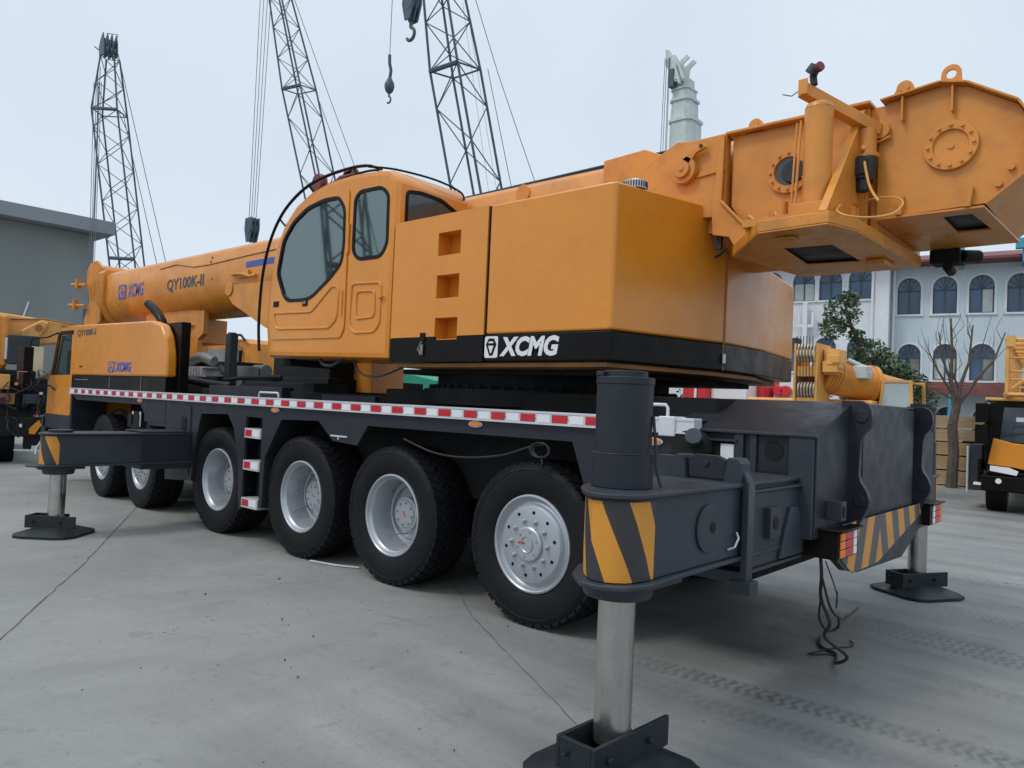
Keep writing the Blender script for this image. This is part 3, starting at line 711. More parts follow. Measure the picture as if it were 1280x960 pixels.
sm = MB(); sm.box(-.524, -.509, .012, .5, 1.975, 3.21); obj('panel_gap', sm, ['black'], crane)
sb2 = MB(); sb2.cyl((.951, 1.142, 1.974), (.951, 1.142, 3.2), .009, n=8); sb2.cyl((.965, 1.13, 2.03), (.965, 1.13, 2.10), .014, n=8, m=1); obj('seam_bolt', sb2, ['brown', 'alu'], crane)
emblem(crane, -.505, -.365, 2.0, 2.168, -.001, 'whitep', 'black')
text('lettering', 'XCMG', 'whitep', crane, -.345, .235, 2.01, 2.16, -.001, shear=.18, fat=.045)
fan = MB(); fan.cyl((.66, .26, 3.216), (.66, .26, 3.268), .085, n=28); fan.cyl((.66, .26, 3.268), (.66, .26, 3.29), .07, .03, n=28)
for k in range(28):
    a = k * 2 * math.pi / 28; fan.box(.66 + .086 * math.cos(a) - .004, .66 + .086 * math.cos(a) + .004, .26 + .086 * math.sin(a) - .004, .26 + .086 * math.sin(a) + .004, 3.222, 3.262, 1)
obj('air_vent', fan, ['whitep', 'greyblk'], crane)

# ---- operator cab
cab = sub('operator_cab', crane, [-x for x in BASE])
prof = [(-1.69, 1.995), (-3.74, 2.04), (-3.80, 2.35), (-3.80, 2.62), (-3.76, 2.95), (-3.68, 3.24), (-3.53, 3.46), (-3.33, 3.62), (-3.05, 3.73), (-2.72, 3.785), (-2.35, 3.79), (-2.02, 3.765), (-1.80, 3.73), (-1.72, 3.66), (-1.69, 3.60)]
W = .95
win1 = roundpoly([(-3.585, 2.92), (-3.50, 3.26), (-3.33, 3.43), (-3.08, 3.545), (-2.80, 3.585), (-2.54, 3.575), (-2.44, 3.45), (-2.43, 3.10), (-2.455, 2.93), (-2.63, 2.80), (-2.93, 2.635), (-3.05, 2.615), (-3.36, 2.625), (-3.44, 2.68)], .06, 3)
win2 = roundpoly([(-2.29, 3.53), (-2.22, 3.585), (-1.90, 3.575), (-1.80, 3.50), (-1.79, 3.05), (-1.87, 2.945), (-2.20, 2.95), (-2.29, 3.03)], .07, 4)
ip = offs(prof, .055)
sh = MB()
sh.prism(ip, 'Y', -.0, .012, holes=[win1, win2])
sh.prism(ip, 'Y', W - .012, W, holes=[win1, win2])
n = len(prof)
def ring(p, y): return [(x, y, z) for x, z in p]
p2 = offs(prof, .018)
loops = [ring(ip, .0005), ring(p2, .012), ring(prof, .055), ring(prof, W - .055), ring(p2, W - .012), ring(ip, W - .0005)]
vs = [v for l in loops for v in l]; fs = []
for k in range(5):
    for i in range(n):
        j = (i + 1) % n
        if k == 2 and 3 <= i <= 6: continue        # front windscreen opening
        if k == 2 and i == n - 1: continue         # rear wall built separately
        fs.append((k * n + i, k * n + j, (k + 1) * n + j, (k + 1) * n + i))
sh.add(vs, fs)
rw = [(.055, 1.995), (W - .055, 1.995), (W - .055, 3.60), (.055, 3.60)]
rwin = roundpoly([(.13, 3.22), (.13, 3.535), (.30, 3.56), (.55, 3.55), (.80, 3.46), (.86, 3.40), (.86, 3.22)], .04, 3)
sh.prism(rw, 'X', -1.70, -1.69, holes=[rwin])
obj('cab_shell', sh, ['orange'], cab, loc=(0, 0, 0), sharp=40)
dr = MB()
door = [(-3.66, 2.22), (-3.72, 2.45), (-3.71, 2.72), (-3.665, 3.0), (-3.59, 3.24), (-3.44, 3.44), (-3.23, 3.58), (-2.95, 3.67), (-2.65, 3.705), (-2.46, 3.70), (-2.38, 3.62), (-2.365, 2.30), (-2.42, 2.21)]
w1o = offs(win1, -.022)
dr.prism(roundpoly(door, .03, 2), 'Y', -.014, -.001, holes=[w1o])
obj('cab_door', dr, ['orange'], cab, .006, loc=(0, 0, 0), seg=3)
ribs = MB()
def ribline(pts, r=.011, y=-.0145):
    pts = roundpoly(pts, .05, 3)
    ribs.tube([(x, y, z) for x, z in pts], r, 8, closed=True)
ribline([(-3.62, 2.50), (-3.55, 2.33), (-2.60, 2.31), (-2.48, 2.40), (-2.47, 2.70), (-2.58, 2.72), (-2.92, 2.48)], .013)
ribline([(-2.28, 2.72), (-1.84, 2.70), (-1.84, 2.32), (-1.92, 2.25), (-2.22, 2.25), (-2.30, 2.33)], .013, -.001)
ribline([(-2.20, 2.64), (-1.93, 2.63), (-1.92, 2.39), (-2.20, 2.38)], .013, -.001)
obj('pressed_rib', ribs, ['orange'], cab, loc=(0, 0, 0))
gk = MB()
for w, y in ((win1, -.02), (win2, -.006)):
    o_ = offs(w, -.022); i_ = offs(w, .012); m_ = offs(w, .0)
    gk.prism(o_, 'Y', y, y + .022, holes=[i_])
i_ = offs(rwin, .012); gk.prism(offs(rwin, -.02), 'X', -1.6895, -1.683, holes=[i_])
obj('window_gasket', gk, ['black'], cab, loc=(0, 0, 0))
for w_, ya in ((win1, -.004), (win2, .002), (win1, W - .006), (win2, W - .006)):
    gl = MB(); gl.prism(offs(w_, .004), 'Y', ya, ya + .003); obj('window', gl, ['cabglass'], cab, loc=(0, 0, 0))
gl = MB(); gl.prism(offs(rwin, .004), 'X', -1.697, -1.694); obj('window', gl, ['glassd'], cab, loc=(0, 0, 0))
ws = MB()
for i in range(3, 7):
    a, b_ = prof[i], prof[i + 1]
    ws.add([(a[0] + .01, .06, a[1] - .003), (b_[0] + .01, .06, b_[1] - .003), (b_[0] + .01, W - .06, b_[1] - .003), (a[0] + .01, W - .06, a[1] - .003)], [(0, 1, 2, 3)])
obj('windscreen', ws, ['cabglass'], cab, loc=(0, 0, 0))
hd = MB(); hd.box(-3.63, -3.53, -.022, -.0145, 2.565, 2.625); hd.box(-3.08, -2.99, -.022, -.0145, 2.545, 2.615); hd.box(-3.06, -3.01, -.03, -.0225, 2.565, 2.595, 1)
obj('door_handle', hd, ['black', 'grey'], cab, .004, loc=(0, 0, 0))
hg = MB(); hg.cyl((-2.362, -.012, 3.02), (-2.362, -.012, 3.30), .012, n=10); hg.cyl((-2.405, -.018, 2.42), (-2.405, -.018, 2.66), .007, n=8); hg.tube([(-1.84, -.02, 2.56), (-1.78, -.03, 2.56)], .012, 8)
obj('hinge', hg, ['orange2'], cab, loc=(0, 0, 0))
rl = MB()
path = [(-3.80, -.06, 2.10), (-3.835, -.06, 2.35), (-3.835, -.06, 2.64), (-3.80, -.06, 2.96), (-3.715, -.05, 3.26), (-3.56, -.04, 3.50), (-3.35, -.03, 3.665), (-3.06, -.02, 3.785), (-2.72, -.01, 3.835), (-2.35, .0, 3.845), (-2.15, .0, 3.825)]
rl.tube(path, .016, 8, sm=4)
rl.tube([(x + .01, y + .14, z - .005) for x, y, z in path[4:]], .012, 8, sm=5)
rl.tube([path[-1], (-2.10, .0, 3.815), (-2.07, .07, 3.81), (-2.10, .14, 3.82)], .014, 8)
for k in (5, 7, 9): rl.tube([path[k], (path[k][0] + .03, .05, path[k][2] - .10)], .010, 6)
rl.tube([(-2.12, .0, 3.81), (-1.90, .15, 3.785), (-1.74, .50, 3.75), (-1.70, .80, 3.70), (-1.70, .86, 3.63)], .010, 6, sm=5)
obj('guard_rail', rl, ['black'], cab, loc=(0, 0, 0))
it = MB(); it.box(-2.75, -2.25, .25, .72, 2.45, 2.58); it.prism([(-2.35, 2.55), (-2.22, 2.55), (-2.05, 3.2), (-2.16, 3.22)], 'Y', .27, .70)
obj('seat', it, ['seat'], cab, .03, loc=(0, 0, 0))
it = MB(); it.tube([(-3.45, .3, 2.1), (-3.38, .3, 2.7), (-3.42, .3, 3.0)], .02, 6); it.box(-3.55, -3.25, .2, .6, 2.1, 2.6); it.tube([(-3.1, .2, 2.5), (-2.95, .2, 2.75), (-2.6, .25, 3.0)], .012, 6); it.box(-3.7, -1.75, .05, .9, 2.03, 2.06)
it.box(-2.9, -2.4, .12, .20, 2.5, 2.62)
obj('control_console', it, ['grey'], cab, .01, loc=(0, 0, 0))
# cab support bracket and the cables below
cs = MB(); cs.box(-5.2, -3.95, .95, 1.3, 1.6, 2.2); cs.box(-3.8, -3.6, .2, .9, 1.96, 2.03); obj('cab_mount', cs, ['under'], crane, .01)
cs = MB(); cs.box(-3.98, -3.6, 1.31, 1.8, 1.7, 2.35); obj('slewing_frame', cs, ['orange2'], crane, .01)
cc = MB(); cc.tube([(-2.9, .1, 2.02), (-2.8, .08, 1.96), (-2.65, .08, 1.95), (-2.5, .1, 2.02)], .018, 8, sm=5); cc.tube([(-2.35, .1, 2.02), (-2.25, .1, 1.90), (-2.1, .1, 1.85), (-1.9, .12, 1.86), (-1.65, .15, 1.94)], .010, 8, sm=5)
obj('cab_cable', cc, ['cable'], crane)

# ---- boom
BT = 3.73
def bsec(bot=2.80, top=BT, w=.5, t=.0):
    c0 = 1.5
    half = [(.0, bot), (.16, bot + .015), (.30, bot + .07), (.41, bot + .17), (.475, bot + .30), (w, bot + .42), (w, top - .06), (w - .06, top)]
    return [(c0 - a, z) for a, z in half][::-1] + [(c0 + a, z) for a, z in half[1:]]
bm_ = MB(); bm_.prism(bsec(), 'X', -11.15, 1.9)
boom = obj('boom', bm_, ['orange2'], crane, sharp=50)
b = MB(); b.prism(bsec(2.74, BT + .06, .56), 'X', -11.42, -11.15); b.prism(bsec(2.9, BT - .05, .44), 'X', -11.75, -11.42)
obj('boom_collar', b, ['orange2'], crane, .01, sharp=50)
b = MB()
for y in (1.02, 1.93):
    b.prism([(-11.45, 3.86), (-11.75, 4.02), (-12.05, 4.0), (-12.22, 3.86), (-12.20, 3.55), (-12.0, 3.3), (-12.25, 2.9), (-12.3, 2.55), (-12.0, 2.6), (-11.45, 2.85)], 'Y', y, y + .05)
b.box(-12.0, -11.5, 1.07, 1.93, 2.8, 3.6)
obj('boom_head', b, ['orange2'], crane, .008)
for z in (3.78, 2.85): obj('sheave', MB().cyl((-12.0, 1.1, z), (-12.0, 1.9, z), .20, n=28), ['orange2'], crane)
for z, x in ((3.62, -12.75), (3.22, -12.85)):
    b = MB(); b.cyl((x, .94, z), (-12.0, .94, z - .06), .03, n=10); b.box(x + .30, x + .40, .90, .98, z - .1, z + .08); obj('head_pin', b, ['orange2'], crane)
for x in (-11.8, -11.66):
    b = MB(); b.tube([(x, .99, 3.25), (x, .97, 3.35), (x, .97, 3.55), (x, .99, 3.62)], .012, 6); obj('ladder_rung', b, ['orange2'], crane)
emblem(crane, -10.56, -10.22, 3.20, 3.45, .998, 'blue', 'orange2')
text('lettering', 'XCMG', 'blue', crane, -10.15, -9.50, 3.21, 3.44, .998, shear=.15, fat=.02)
text('lettering', 'QY100K-II', 'greyblk', crane, -8.60, -7.35, 3.19, 3.40, .998, fat=.03)
b = MB(); b.box(-6.12, -1.0, .994, .9985, 3.38, 3.46); obj('blue_stripe', b, ['blue'], crane)
b = MB(); b.tube([(-8.9, .996, 3.60), (-8.3, .994, 3.62), (-7.7, .994, 3.53), (-7.2, .994, 3.52), (-6.0, .994, 3.55), (-4, .994, 3.58)], .006, 5); obj('weld_line', b, ['brown'], crane)
b = MB()
for x, z in ((-7.12, 3.62), (-7.16, 3.56), (-7.1, 3.30)): b.cyl((x, .992, z), (x, .998, z), .02, n=10)
obj('bolt_hole', b, ['brown'], crane)
b = MB(); b.tube([(-6.45, .97, 3.30), (-6.3, .95, 3.30), (-6.1, .95, 3.28), (-5.95, .96, 3.24), (-5.8, .97, 3.25)], .022, 8); b.box(-6.3, -6.0, .96, .998, 3.24, 3.34); obj('boom_bracket', b, ['orange2'], crane, .005)
# luffing cylinder bracket
b = MB(); b.prism([(-6.52, 3.16), (-6.52, 2.98), (-6.40, 2.88), (-5.5, 2.52), (-4.6, 2.30), (-4.2, 2.30), (-4.2, 3.1)], 'Y', 1.0 - .03, 2.03); b.prism(circ(-6.50, 3.10, .10), 'Y', .95, .968); obj('cylinder_bracket', b, ['orange2'], crane, .012)
b = MB(); b.cyl((-4.4, 1.5, 2.62), (-2.0, 1.5, 2.3), .17, n=28); obj('luffing_cylinder', b, ['orange2'], crane)
# boom rest
b = MB(); b.prism([(-9.75, 3.0), (-9.2, 2.98), (-7.62, 2.88), (-7.62, 2.52), (-7.78, 2.44), (-7.78, 2.08), (-7.92, 2.10), (-8.25, 2.26), (-9.3, 2.28), (-9.4, 2.1), (-9.6, 2.1)], 'Y', 1.16, 1.24)
b.box(-9.6, -8.3, 1.24, 1.9, 2.42, 2.82); b.tube([(-9.3, 1.13, 2.62), (-8.6, 1.13, 2.60), (-7.9, 1.13, 2.66)], .02, 6)
obj('boom_rest', b, ['orange2'], crane, .01)
b = MB(); b.box(-2.0, 1.15, 1.12, 1.16, BT, BT + .035); b.tube([(-2.2, 1.16, BT + .03), (-1, 1.15, BT + .04), (.1, 1.14, BT + .05), (1.1, 1.14, BT + .06)], .02, 6)
obj('hose_track', b, ['cable'], crane)
b = MB(); b.cyl((-1.05, .985, 3.63), (-1.05, 1.02, 3.63), .085, n=24); obj('inspection_hatch', b, ['orange2'], crane, .006)
# turntable side plate with the boom pivot
b = MB(); b.prism([(.10, 3.16), (.10, 3.34), (.22, 3.53), (.64, 3.735), (.80, 3.72), (1.06, 3.725), (1.06, 3.10)], 'Y', .86, .93)
b.prism([(-.10, 3.52), (-.10, 3.75), (.30, 3.77), (.52, 3.67), (.1, 3.45)], 'Y', .94, .985)
b.box(.1, 1.06, .93, 1.9, 3.0, 3.3)
obj('turntable_plate', b, ['orange2'], crane, .006)
b = MB(); b.cyl((.73, .80, 3.49), (.73, .86, 3.49), .105, n=32); b.cyl((.73, .775, 3.49), (.73, .80, 3.49), .065, n=24); b.cyl((.73, .765, 3.49), (.73, .775, 3.49), .02, n=12)
b.prism([(.68, 3.52), (.80, 3.64), (.90, 3.66), (.92, 3.63), (.84, 3.60), (.76, 3.50)], 'Y', .80, .83); b.cyl((.88, .79, 3.645), (.88, .80, 3.645), .015, n=10, m=1)
b.prism([(.82, 3.42), (1.06, 3.44), (1.06, 3.47), (.85, 3.46)], 'Y', .845, .86)
obj('boom_pivot', b, ['orange2', 'cable'], crane, .005)

# ---- winch frames
def flange_disc(x, z, y, r, name, blackc=None, bolts=12):
    b = MB(); b.lathe([(r * .62, -.012), (r * .66, -.03), (r * .98, -.03), (r, -.022), (r, 0)], (x, y, z), n=40)
    b.lathe([(r * .62, -.012), (0.001, -.010)], (x, y, z), n=40, m=1 if blackc else 0)
    for k in range(bolts):
        a = 2 * math.pi * k / bolts; b.cyl((x + r * .82 * math.cos(a), y - .03, z + r * .82 * math.sin(a)), (x + r * .82 * math.cos(a), y - .046, z + r * .82 * math.sin(a)), .0105, n=6)
    b.cyl((x, y - .011, z), (x, y - .02, z), .018, n=12)
    return obj(name, b, ['orange2', 'glassd'], crane)
P1 = [(1.09, 3.70), (1.09, 3.18), (1.30, 2.87), (2.04, 2.87), (2.04, 3.70)]
b = MB(); b.prism(P1, 'Y', .90, .94); b.prism(P1, 'Y', 2.06, 2.10); b.box(1.12, 1.18, .94, 2.06, 2.9, 3.6)
b.box(1.06, 2.06, .83, 1.02, 3.70, 3.722)
obj('winch_frame', b, ['orange2'], crane, .005)
flange_disc(1.52, 3.36, .899, .155, 'drum_flange', True)
b = MB(); b.cyl((1.56, .85, 3.35), (1.56, .888, 3.35), .082, n=28); obj('drum_cap', b, ['cable'], crane, .008)
b = MB(); b.cyl((1.50, .95, 3.36), (1.50, 2.05, 3.36), .26, n=32); b.cyl((2.50, .95, 3.36), (2.50, 2.05, 3.36), .22, n=32); obj('winch_drum', b, ['under'], crane)
g = MB(); g.prism([(1.06, 3.70), (1.05, 3.22), (1.14, 3.10), (1.36, 2.862), (1.16, 2.862), (1.12, 2.93), (.99, 2.96), (.98, 3.08), (.98, 3.22), (1.03, 3.70)], 'Y', .815, .845); g.tube([(1.055, .80, 3.2), (1.36, .80, 2.875)], .014, 6)
obj('gusset', g, ['orange2'], crane, .005)
dk2 = MB(); dk2.box(.985, 1.04, .86, .89, 2.86, 3.12); dk2.tube([(1.1, .82, 2.85), (1.06, .83, 2.82), (1.0, .85, 2.80)], .012, 8); obj('hose_bundle', dk2, ['cable'], crane)
bp = MB(); outl = [(1.60, .22), (2.04, .19), (2.12, .45), (2.16, 1.80), (1.30, 1.80), (1.16, .80)]
bp.prism(outl, 'Z', 2.775, 2.787, holes=[[(1.57, .70), (1.88, .74), (1.87, 1.38), (1.51, 1.32)]])
bp.prism(outl, 'Z', 2.7875, 2.858, holes=[offs(outl, .02)])
bp.prism(offs(outl, .021), 'Z', 2.846, 2.857)
obj('winch_platform', bp, ['orange2'], crane, .006)
bh = MB(); bh.box(1.47, 1.92, .62, 1.45, 2.80, 2.84); obj('platform_recess', bh, ['cable'], crane)
obj('belly_boss', MB().box(1.92, 2.05, 1.30, 1.55, 2.74, 2.774), ['orange2'], crane, .01)
obj('belly_boss', MB().box(1.66, 1.78, .34, .44, 2.755, 2.7745), ['orange2'], crane, .01)
gp = MB(); gp.prism([(.20, 2.862), (.24, 2.862), (.93, 2.862), (.93, 3.67), (.86, 3.67)], 'X', 2.00, 2.02, holes=[[(.70, 3.02), (.80, 3.02), (.80, 2.92), (.66, 2.94)]])
gp.bar((2.0, .205, 2.862), (2.0, .865, 3.675), .05, .012)
obj('gusset', gp, ['orange2'], crane, .004)
cy = MB(); cy.box(1.78, 1.995, .28, .56, 2.86, 2.95); cy.cyl((1.885, .42, 2.95), (1.885, .42, 3.565), .085, n=36); cy.lathe([(.085, 3.565), (.078, 3.59), (.05, 3.605), (.001, 3.61)], (1.885, .42, 0), 'Z', 36)
obj('accumulator', cy, ['orange2'], crane, .004)
pp = MB(); pp.cyl((1.775, .36, 2.96), (1.79, .38, 3.50), .009, n=8); pp.cyl((1.75, .36, 2.96), (1.765, .38, 3.49), .007, n=8)
for k in range(5): pp.tube([(1.35 + .09 * k, .62 + .03 * (k % 2), 2.88 + .03 * (k % 3)), (1.42 + .09 * k, .5, 2.93 + .04 * ((k + 1) % 2)), (1.5 + .07 * k, .46, 2.90), (1.6 + .05 * k, .5, 2.93)], .016, 6)
pp.cyl((1.66, .45, 2.86), (1.66, .45, 3.02), .035, n=14); pp.cyl((1.55, .48, 2.86), (1.55, .48, 2.95), .028, n=12); pp.box(1.44, 1.76, .34, .6, 2.86, 2.91)
obj('pipework', pp, ['orange2'], crane)
am = MB(); am.bar((1.785, .40, 3.705), (2.10, .87, 3.52), .075, .075); am.prism([(1.77, 3.66), (1.83, 3.66), (1.83, 3.76), (1.77, 3.76)], 'Y', .36, .37); obj('support_arm', am, ['orange2'], crane, .006)
cm = MB(); cm.cyl((1.845, .43, 3.73), (1.835, .43, 3.80), .022, n=12); cm.cyl((1.83, .41, 3.80), (1.86, .41, 3.845), .042, .036, n=14); cm.tube([(1.78, .38, 3.70), (1.73, .36, 3.665), (1.68, .34, 3.68)], .004, 5); cm.cyl((1.875, .40, 3.82), (1.90, .385, 3.825), .03, n=12, m=1)
obj('signal_lamp', cm, ['cable', 'maroon'], crane, .006)
mo = MB(); mo.cyl((2.05, .82, 3.36), (2.05, .82, 3.52), .062, n=28); mo.cyl((2.05, .82, 3.33), (2.05, .82, 3.36), .078, n=28); mo.cyl((2.06, .70, 3.345), (2.09, .64, 3.35), .016, n=10)
mo.tube([(2.0, .80, 3.42), (1.97, .76, 3.38), (1.98, .74, 3.34)], .012, 6)
obj('hydraulic_motor', mo, ['orange2'], crane, .004)
mo = MB(); mo.cyl((2.04, .78, 3.17), (2.05, .80, 3.32), .07, .082, n=20); mo.box(1.98, 2.09, .70, .86, 3.20, 3.31); mo.cyl((2.05, .76, 3.10), (2.05, .76, 3.18), .04, n=14); obj('filter', mo, ['cable'], crane, .012)
P2 = [(2.10, 3.64), (2.15, 3.70), (2.46, 3.735), (2.60, 3.70), (2.86, 3.53), (2.90, 3.46), (2.90, 3.12), (2.705, 2.965), (2.10, 2.95)]
b = MB(); b.prism(P2, 'Y', .90, .93); b.prism(P2, 'Y', 1.95, 1.98)
# top, rear and slanted closing plates
def strip(pts, y0, y1, th, m=0):
    for a, c_ in zip(pts, pts[1:]):
        d = Vector((c_[0] - a[0], c_[1] - a[1])).normalized(); nn = Vector((-d.y, d.x)) * th
        b.add([(a[0], y0, a[1]), (c_[0], y0, c_[1]), (c_[0], y1, c_[1]), (a[0], y1, a[1]), (a[0] + nn.x, y0, a[1] + nn.y), (c_[0] + nn.x, y0, c_[1] + nn.y), (c_[0] + nn.x, y1, c_[1] + nn.y), (a[0] + nn.x, y1, a[1] + nn.y)],
              [(0, 1, 2, 3), (7, 6, 5, 4), (0, 4, 5, 1), (1, 5, 6, 2), (2, 6, 7, 3), (3, 7, 4, 0)], m)
strip([(2.12, 3.702), (2.46, 3.737), (2.60, 3.702), (2.862, 3.532), (2.903, 3.46), (2.903, 3.12)], .835, 2.0, .014)
strip([(2.903, 3.12), (2.706, 2.963)], .875, 2.0, .014)
b.prism([(2.10, .875), (2.706, .875), (2.74, 2.0), (2.10, 2.0)], 'Z', 2.935, 2.9495, holes=[[(2.46, 1.0), (2.62, 1.0), (2.65, 1.50), (2.45, 1.50)]])
for x in (2.24, 2.52): b.box(x, x + .012, .85, .90, 3.55, 3.71)
for x in (2.22, 2.60): b.prism([(x, 2.95), (x + .035, 2.95), (x + .05, 3.07), (x + .04, 3.07)], 'Y', .86, .90)
obj('winch_frame', b, ['orange2'], crane, .003)
bh = MB(); bh.box(2.42, 2.68, .96, 1.56, 2.97, 3.0); obj('platform_recess', bh, ['cable'], crane)
flange_disc(2.52, 3.345, .899, .152, 'drum_flange', False)
for x, z in ((2.835, 3.16), (2.775, 3.07)): obj('bolt_head', MB().cyl((x, .875, z), (x, .90, z), .022, n=6), ['orange2'], crane)
for x, r_, hole in ((1.26, .05, 0), (2.25, .05, 0), (2.51, .055, 1)):
    b = MB(); z = 3.70 if x < 2 else 3.725
    if hole: b.prism([(x - .06, z), (x + .06, z)] + [(x + r_ * math.cos(R(a)), z + .075 + r_ * math.sin(R(a))) for a in range(0, 181, 20)], 'Y', .89, .91, holes=[circ(x, z + .07, .028, 16)])
    else: b.prism([(x - .07, z), (x + .07, z)] + [(x + r_ * math.cos(R(a)), z + .045 + r_ * math.sin(R(a))) for a in range(0, 181, 20)], 'Y', .885, .925); b.cyl((x, .87, z + .045), (x, .885, z + .045), .028, n=16)
    obj('lifting_lug', b, ['orange2'], crane, .003)
ck = MB(); ck.cyl((2.12, .86, 3.52), (2.12, .90, 3.52), .055, n=24); ck.tube([(2.06, .87, 3.44), (2.12, .87, 3.45), (2.18, .87, 3.47)], .01, 6); ck.box(2.04, 2.14, .93, .95, 3.3, 3.7); obj('rope_guide', ck, ['orange2'], crane, .004)
ch_ = MB(); ch_.tube([(2.02, .45, 2.95), (2.05, .30, 2.88), (2.12, .25, 2.83), (2.22, .32, 2.82), (2.30, .50, 2.87), (2.32, .65, 2.96), (2.26, .75, 3.03), (2.15, .80, 3.06), (2.03, .82, 3.06)], .006, 8, sm=5)
ch_.tube([(2.06, .74, 3.33), (2.10, .66, 3.2), (2.14, .62, 3.08), (2.2, .58, 2.98)], .008, 6, sm=5)
obj('loose_hose', ch_, ['yellow'], crane)
tbx = MB(); tbx.box(2.05, 2.095, .945, 2.05, 2.87, 3.66); obj('cross_member', tbx, ['orange2'], crane, .006)
mt = MB(); mt.cyl((2.38, 2.02, 2.88), (2.47, 2.14, 2.89), .045, n=18); mt.box(2.18, 2.38, 1.95, 2.15, 2.83, 2.93); mt.cyl((2.3, 1.96, 2.80), (2.3, 2.1, 2.78), .035, n=14, m=0); obj('winch_motor', mt, ['under', 'alu'], crane, .01)

# ---- driver cab
dc = sub('driver_cab', crane, [-x for x in BASE])
pr = roundpoly([(-9.60, 1.80), (-6.16, 1.80), (-6.18, 2.10), (-6.26, 2.33), (-6.42, 2.49), (-6.70, 2.555), (-9.60, 2.60)], .05, 3)
b = MB(); b.prism(pr, 'Y', .0, .14); b.box(-9.58, -8.7, .141, 1.02, 1.82, 2.57); obj('cab_body', b, ['orange'], dc, .05, loc=(0, 0, 0), seg=4)
b = MB(); b.box(-9.60, -6.20, .012, .30, 1.603, 1.795); b.box(-8.05, -8.04, .002, .0118, 1.61, 1.79, 1); b.box(-6.95, -6.94, .002, .0118, 1.61, 1.79, 1); b.box(-9.45, -8.9, .006, .0118, 1.73, 1.74, 1); obj('cab_sill', b, ['black', 'grey'], dc, .004, loc=(0, 0, 0))
b = MB(); b.box(-6.72, -6.11, .145, .27, 1.61, 2.53); obj('air_intake_box', b, ['black'], dc, .01, loc=(0, 0, 0))
b = MB(); b.tube([(-7.30, .42, 2.50), (-7.36, .42, 2.62), (-7.60, .42, 2.78), (-7.86, .42, 2.90)], .062, 18, sm=5); obj('air_snorkel', b, ['black'], dc, loc=(0, 0, 0))
b = MB()
fr = roundpoly([(-9.60, 1.15), (-10.72, 1.15), (-10.66, 1.74), (-10.50, 1.90), (-10.28, 2.50), (-10.15, 2.585), (-9.60, 2.60)], .05, 3)
wn = [(-9.68, 1.80), (-10.42, 1.80), (-10.18, 2.44), (-9.68, 2.46)]
b.prism(fr, 'Y', .01, .05, holes=[wn]); b.prism(fr, 'Y', 2.2, 2.24, holes=[wn])
b.prism([(-9.6, 2.545), (-10.15, 2.53), (-10.22, 2.56), (-10.1, 2.595), (-9.6, 2.605)], 'Y', .05, 2.2)
b.box(-10.70, -10.64, .05, 2.2, 1.15, 1.80); b.box(-9.66, -9.60, .05, 2.2, 1.15, 2.5)
obj('cab_front', b, ['orange'], dc, .008, loc=(0, 0, 0))
b = MB(); b.prism(wn, 'Y', .025, .03); obj('window', b, ['cabglass'], dc, loc=(0, 0, 0))
b = MB(); b.prism([(-10.50, 1.80), (-10.52, 1.80), (-10.25, 2.52), (-10.23, 2.52)], 'Y', .06, 2.19); obj('windscreen', b, ['cabglass'], dc, loc=(0, 0, 0))
b = MB(); b.prism([(-10.40, 1.80), (-10.56, 1.80), (-10.50, 1.92), (-10.28, 2.50), (-10.16, 2.50)], 'Y', -.004, .0095); b.box(-10.2, -9.62, -.002, .0095, 2.46, 2.52); obj('pillar_trim', b, ['black'], dc, loc=(0, 0, 0))
text('lettering', 'QY100K-I', 'greyblk', dc, -9.42, -8.65, 2.40, 2.515, -.002, fat=.03)
emblem(dc, -8.10, -7.86, 1.85, 2.01, -.001, 'blue', 'orange')
text('lettering', 'XCMG', 'blue', dc, -7.83, -7.28, 1.86, 2.0, -.002, shear=.15, fat=.05)
for o in list(dc.children):
    if o.name.startswith('lettering') or o.name.startswith('emblem'): o.location = (0, 0, 0)
b = MB(); b.box(-9.25, -9.13, -.006, -.001, 1.93, 1.95); obj('door_handle', b, ['black'], dc, loc=(0, 0, 0))
b = MB(); b.box(-10.86, -10.50, -.42, -.28, 1.84, 2.24); b.box(-10.80, -10.55, -.40, -.29, 1.62, 1.82)
b.tube([(-10.3, .0, 2.50), (-10.45, -.10, 2.42), (-10.55, -.30, 2.38), (-10.56, -.33, 2.2)], .015, 6); b.tube([(-10.55, -.2, 1.6), (-10.4, -.05, 1.62), (-10.3, 0, 1.55)], .014, 6)
obj('wing_mirror', b, ['black'], dc, .02, loc=(0, 0, 0))
b = MB(); b.box(-10.80, -9.52, .0, .5, .92, 1.148); b.box(-9.56, -9.50, .0, .5, .92, 1.5); b.box(-10.9, -10.7, .0, 3.0, .55, 1.1); b.box(-10.85, -9.5, 2.5, 3, .9, 1.15)
obj('front_bumper', b, ['dark'], dc, .01, loc=(0, 0, 0))
b = MB(); b.cyl((-10.93, .06, .92), (-10.93, .06, .96), .05, n=12); b.tube([(-10.9, .02, .66), (-10.95, -.03, .55), (-10.92, -.05, .44)], .02, 6); obj('marker_lamp', b, ['alu'], dc, loc=(0, 0, 0))
b = MB(); b.box(-10.97, -10.95, -.10, .06, .50, .58); obj('number_plate', b, ['whitep'], dc, .004, loc=(0, 0, 0)); 
